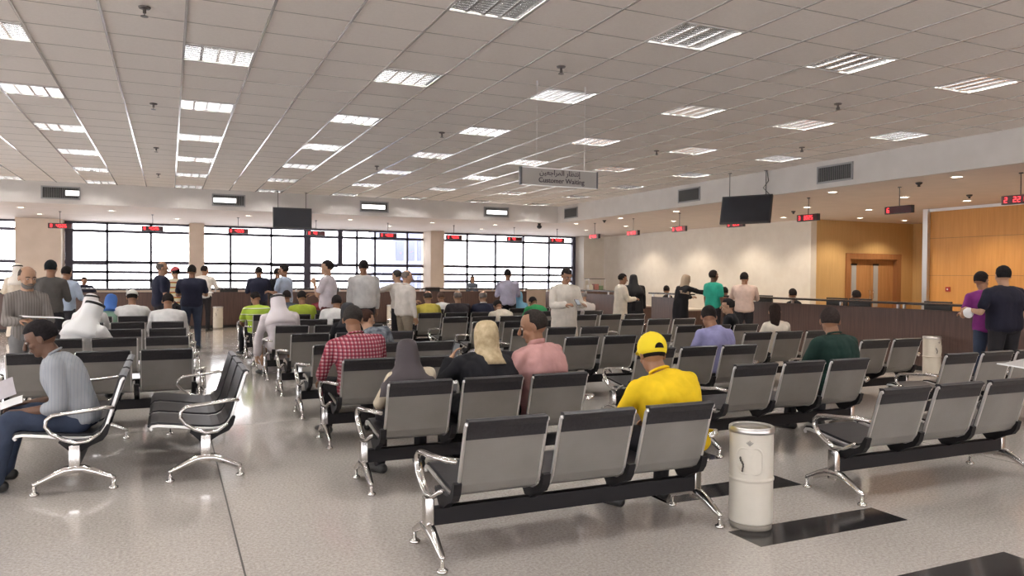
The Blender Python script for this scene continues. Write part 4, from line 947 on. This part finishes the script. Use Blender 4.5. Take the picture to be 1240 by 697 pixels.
# --- standing
p = person('older bearded man in a grey brown striped shirt holding papers, facing the viewer', (-1.38, 9.42), -160, 'stand', 1.64, .86, 3, 0, 0, (14, 10, 0), 'hold', 'hold', STRG, 'long', GREY, wear='bald', wcol=(.06, .05, .045), skin='tan', beard=(.16, .15, .14), seed=32, vox=.013)
sheet((p['L']+p['R'])/2+Vector((.06, -.03, .03)), (0, .15, .3), .36, .24, 'white papers held by the older bearded man standing on the left')
person('dark haired man in a charcoal shirt standing before the wide pillar', (-1.75, 14.15), -10, 'stand', 1.78, 1.0, 3, 0, 0, (4, 0, 0), 'hold', 'hold', cloth('charcoal2', (.085, .08, .075)), 'long', DKT, wear='short', wcol=(.012, .014, .016), seed=33)
person('man in a light blue shirt standing beyond the charcoal shirt', (-1.78, 16.3), -25, 'stand', 1.70, 1.1, 5, 0, 0, (10, 0, 0), 'hold', 'hold', LBLUE, 'long', DKT, wear='short', seed=34)
person('man in a long white robe and head cloth at the far left counter', (-3.15, 20.4), 20, 'stand', 1.76, 1.1, 4, 0, 0, (12, 0, 0), 'hold', 'hold', None, robe=CRM, wear='ghutra', wcol=(.76, .72, .66), skin='tan', seed=35)
person('bald man in a navy t-shirt standing in profile before the windows', (-.16, 16.45), -75, 'stand', 1.81, 1.12, 2, 0, 0, (4, -10, 0), 'down', 'down', NAVY, 'short', DKT, wear='bald', wcol=(.10, .09, .085), skin='tan', seed=36)
person('person in a red cap and red and white striped shirt at the window counter', (.13, 18.5), 10, 'stand', 1.72, 1.1, 4, 0, 0, (8, 20, 0), 'hold', 'hold', STRR, 'short', DKT, wear='redcap', wcol=(.62, .10, .12), skin='tan', seed=37)
p = person('man in a navy polo shirt and jeans standing in the left aisle', (.42, 16.9), -4, 'stand', 1.755, 1.2, 3, 0, 0, (10, -10, 0), 'hold', 'hold', NAVY, 'short', JEAN, wear='short', seed=38, vox=.014)
sheet(p['R']+Vector((.10, .02, .02)), (.1, .1, .3), .30, .2, 'white papers in the hands of the man in navy and jeans')
person('man in a white shirt and dark trousers beyond the navy polo shirt', (.84, 21.9), -25, 'stand', 1.80, 1.1, 6, 0, 0, (10, -20, 0), 'counter', 'counter', WH, 'long', DKT, wear='short', seed=39)
person('man in a dark navy shirt with both elbows out at the window counter', (2.02, 19.6), 5, 'stand', 1.76, 1.15, 3, 0, 0, (6, 0, 0), 'hold', 'hold', NAVY, 'long', DKT, wear='short', seed=40)
person('person in black between the navy shirt and the light blue shirt', (2.50, 20.0), -15, 'stand', 1.74, 1.05, 5, 0, 0, (8, 0, 0), 'counter', 'counter', BLK, 'long', DKT, wear='short', seed=41)
person('man in a light blue shirt standing in profile by the windows', (2.36, 17.5), 50, 'stand', 1.80, 1.08, 2, 0, 0, (6, 10, 0), 'hold', 'down', LBLUE, 'short', DKT, wear='short', seed=42)
person('man in a white shirt raising his hand to his mouth, facing left', (2.66, 14.05), 62, 'stand', 1.84, 1.08, 1, 0, 0, (2, 12, 0), 'chin', 'hold', cloth('pinkish_shirt', (.72, .66, .70)), 'short', MAROON, wear='short', skin='tan', seed=43)
person('tall man in a loose white shirt seen from behind before the windows', (3.37, 14.25), 0, 'stand', 1.86, 1.2, 2, 0, 0, (4, 0, 0), 'down', 'down', WH, 'long', DKT, wear='short', seed=44, vox=.014)
person('man in white reaching his left arm forward, mostly hidden by the older man', (4.2, 14.7), 20, 'stand', 1.68, 1.05, 8, 0, 0, (14, 20, 0), 'reach', 'down', BEIGES, 'long', DKT, wear='short', wcol=(.03, .025, .022), skin='tan', seed=45)
person('older balding man in a white shirt and beige trousers, facing right', (3.82, 13.05), -76, 'stand', 1.66, 1.25, 3, 0, 0, (12, -12, 0), 'hold', 'down', BEIGES, 'long', KHAKI, wear='bald', wcol=(.13, .11, .10), skin='tan', seed=46, collar=BEIGES)
p = person('man in a pale lavender shirt holding a paper at the window counter', (7.2, 16.1), -20, 'stand', 1.73, 1.12, 3, 0, 0, (8, -20, 0), 'hold', 'hold', cloth('pale_lavender', (.52, .50, .64)), 'long', DKT, wear='short', seed=47)
sheet(p['R']+Vector((.08, .04, .04)), (.9, 0, .4), .22, .30, 'white paper held up by the man in the pale lavender shirt')
p = person('man in a long white robe looking down at his phone, facing the viewer', (5.9, 10.92), -176, 'stand', 1.70, 1.22, 3, 0, 0, (26, 0, 0), 'hold', 'hold', None, robe=cloth('ivory', (.72, .66, .58)), wear='short', wcol=(.02, .016, .015), skin='brown', seed=48, vox=.013)
phone((p['L']+p['R'])/2+Vector((0, -.02, .03)), 0, 'phone in the hands of the man in the long white robe', (-.9, 0, 0))
p = person('man in a cream robe standing in profile left of the black abaya', (9.2, 14.4), -100, 'stand', 1.64, 1.05, 4, 0, 0, (10, -5, 0), 'hold', 'hold', None, robe=CRM, wear='short', wcol=(.016, .013, .012), skin='brown', seed=49)
person('woman in a black abaya seen from behind near the right counter', (10.45, 15.75), -20, 'stand', 1.62, 1.35, 3, 0, 0, (4, 0, 0), 'hold', 'down', None, robe=BLK, wear='hijab', wcol=(.012, .012, .015), skin='tan', drape_len=3, seed=50)
r = empty('handbag', (9.60, 14.36, .78), .5, 'black handbag between the cream robe and the black abaya', 'bag')
b = NB(); bx(b, -.14, .14, -.05, .05, 0, .22, .02); obj('bag_body', b, BLK, r)
b = NB(); tube(b, [(-.10, 0, .20), (-.08, 0, .34), (0, 0, .40), (.08, 0, .34), (.10, 0, .20)], .008, 6); obj('strap', b, BLK, r)
person('woman in a beige headscarf and black abaya leaning over the counter', (10.85, 14.4), -88, 'stand', 1.64, 1.1, 16, 0, 0, (10, 0, 0), 'counter', 'reach', None, robe=BLK, wear='hijab', wcol=(.36, .28, .21), skin='tan', drape_len=2, seed=51)
person('man in a teal t-shirt standing at the right counter', (10.8, 13.18), -80, 'stand', 1.73, 1.05, 0, 0, 0, (-4, -5, 0), 'down', 'down', TEAL, 'short', DKT, wear='short', skin='dark', seed=52)
person('man in a pinkish white shirt standing at the right counter', (10.8, 12.2), -40, 'stand', 1.68, 1.15, 4, 0, 0, (4, -20, 0), 'counter', 'counter', PWH, 'long', DKT, wear='short', skin='brown', seed=53)
person('man in a purple shirt and jeans, head turned right, by the orange wall', (10.12, 6.66), -25, 'stand', 1.68, 1.1, 8, -4, 0, (14, -62, 0), 'hold', 'hold', PUR, 'short', JEAN, wear='short', skin='brown', seed=54, vox=.012)
person('man in a dark navy t-shirt seen from behind by the orange wall', (9.95, 6.33), -14, 'stand', 1.75, 1.3, 2, 0, 0, (2, -20, 0), ((.42, .0, -1), (-.1, .9, .12)), ((.30, .1, -1), (.25, .55, -.7)), cloth('midnight', (.014, .014, .026)), 'short', DKT, wear='short', wcol=(.012, .011, .012), skin='tan', seed=55, vox=.012)
r = empty('paper_bag', (9.66, 6.62, 1.10), 0, 'crumpled white bag held by the man in the dark navy t-shirt', 'bag')
b = NB(); ell(b, (0, 0, 0), (.066, .06, .07), None, 16)
for v in b.verts: v.co *= 1+.12*noise.noise(v.co*22)
obj('bag_body', b, PAPER, r, True)
# --- clerks behind the counters, each on an office chair
def office_chair(x, y, rz, label):
    r = empty('office_chair', (x, y, 0), rz, label, 'chair', 'office chairs behind the counters')
    b = NB(); box(b, (0, 0, .43), (.46, .44, .05), None, .02); obj('seat', b, BLKPLASTIC, r)
    b = NB(); box(b, (0, -.25, .72), (.42, .04, .44), Matrix.Rotation(.12, 3, 'X'), .018); obj('backrest', b, BLKPLASTIC, r)
    b = NB(); cyl(b, (0, 0), .025, .06, .41, 12); tube(b, [(0, -.05, .41), (0, -.27, .42), (0, -.285, .6)], .014, 6)
    for k in range(5):
        a = 2*PI*k/5; tube(b, [(0, 0, .085), (math.cos(a)*.27, math.sin(a)*.27, .05)], .018, 6); ell(b, (math.cos(a)*.27, math.sin(a)*.27, .026), (.024, .024, .026), None, 8)
    obj('base', b, BLKPLASTIC, r)
CL = [(12.75, 17.45, 'clerk with dark hair low behind the farthest right counter section', BLK), (12.65, 14.9, 'clerk in maroon between the teal and pinkish white shirts', MAROON), (12.65, 12.65, 'dark haired clerk seated before the cream wall corner', BLK), (12.65, 10.95, 'dark haired clerk seated in front of the double door', BLK)]
for k, (x, y, l, m) in enumerate(CL):
    office_chair(x, y, PI/2, ['dark office chair behind the far end of the right counter', 'dark office chair of the maroon clerk', 'dark office chair of the clerk before the cream wall', 'dark office chair of the clerk by the door'][k])
    person(l, (x-.03, y), 80, 'sit', 1.70, 1.0, 8, 0, 0, (6, -100, 0), 'lap', 'lap', m, 'long', DKT, wear='short', skin='brown', seed=60+k, dz=.10, vox=.02)
person('dark silhouetted clerk standing behind the left window counter', (-2.22, 24.45), -150, 'stand', 1.46, 1.5, 6, 0, 0, (10, 0, 0), 'counter', 'counter', NAVY, 'long', DKT, wear='short', skin='brown', seed=70, vox=.02)
person('small dark figure standing behind the counter at the fourth window bay', (9.6, 24.5), 170, 'stand', 1.56, .9, 2, 0, 0, (4, 0, 0), 'down', 'hold', SLATE, 'long', DKT, wear='long', skin='tan', seed=71, vox=.02)
# --- person just outside the right edge whose paper enters the picture
p = person('person beside the viewer holding a white sheet into the right edge', (2.78, 1.06), 72, 'stand', 1.72, 1.0, 4, 0, 0, (20, 0, 0), ((.1, .55, -.8), (-.15, 1, .12)), ((.15, .35, -.95), (-.25, .9, .25)), GREY, 'long', DKT, wear='short', seed=72)
sheet((2.075, 1.17, 1.315), (.20, .10, .30), .30, .21, 'white paper sheet entering at the right edge of the picture')
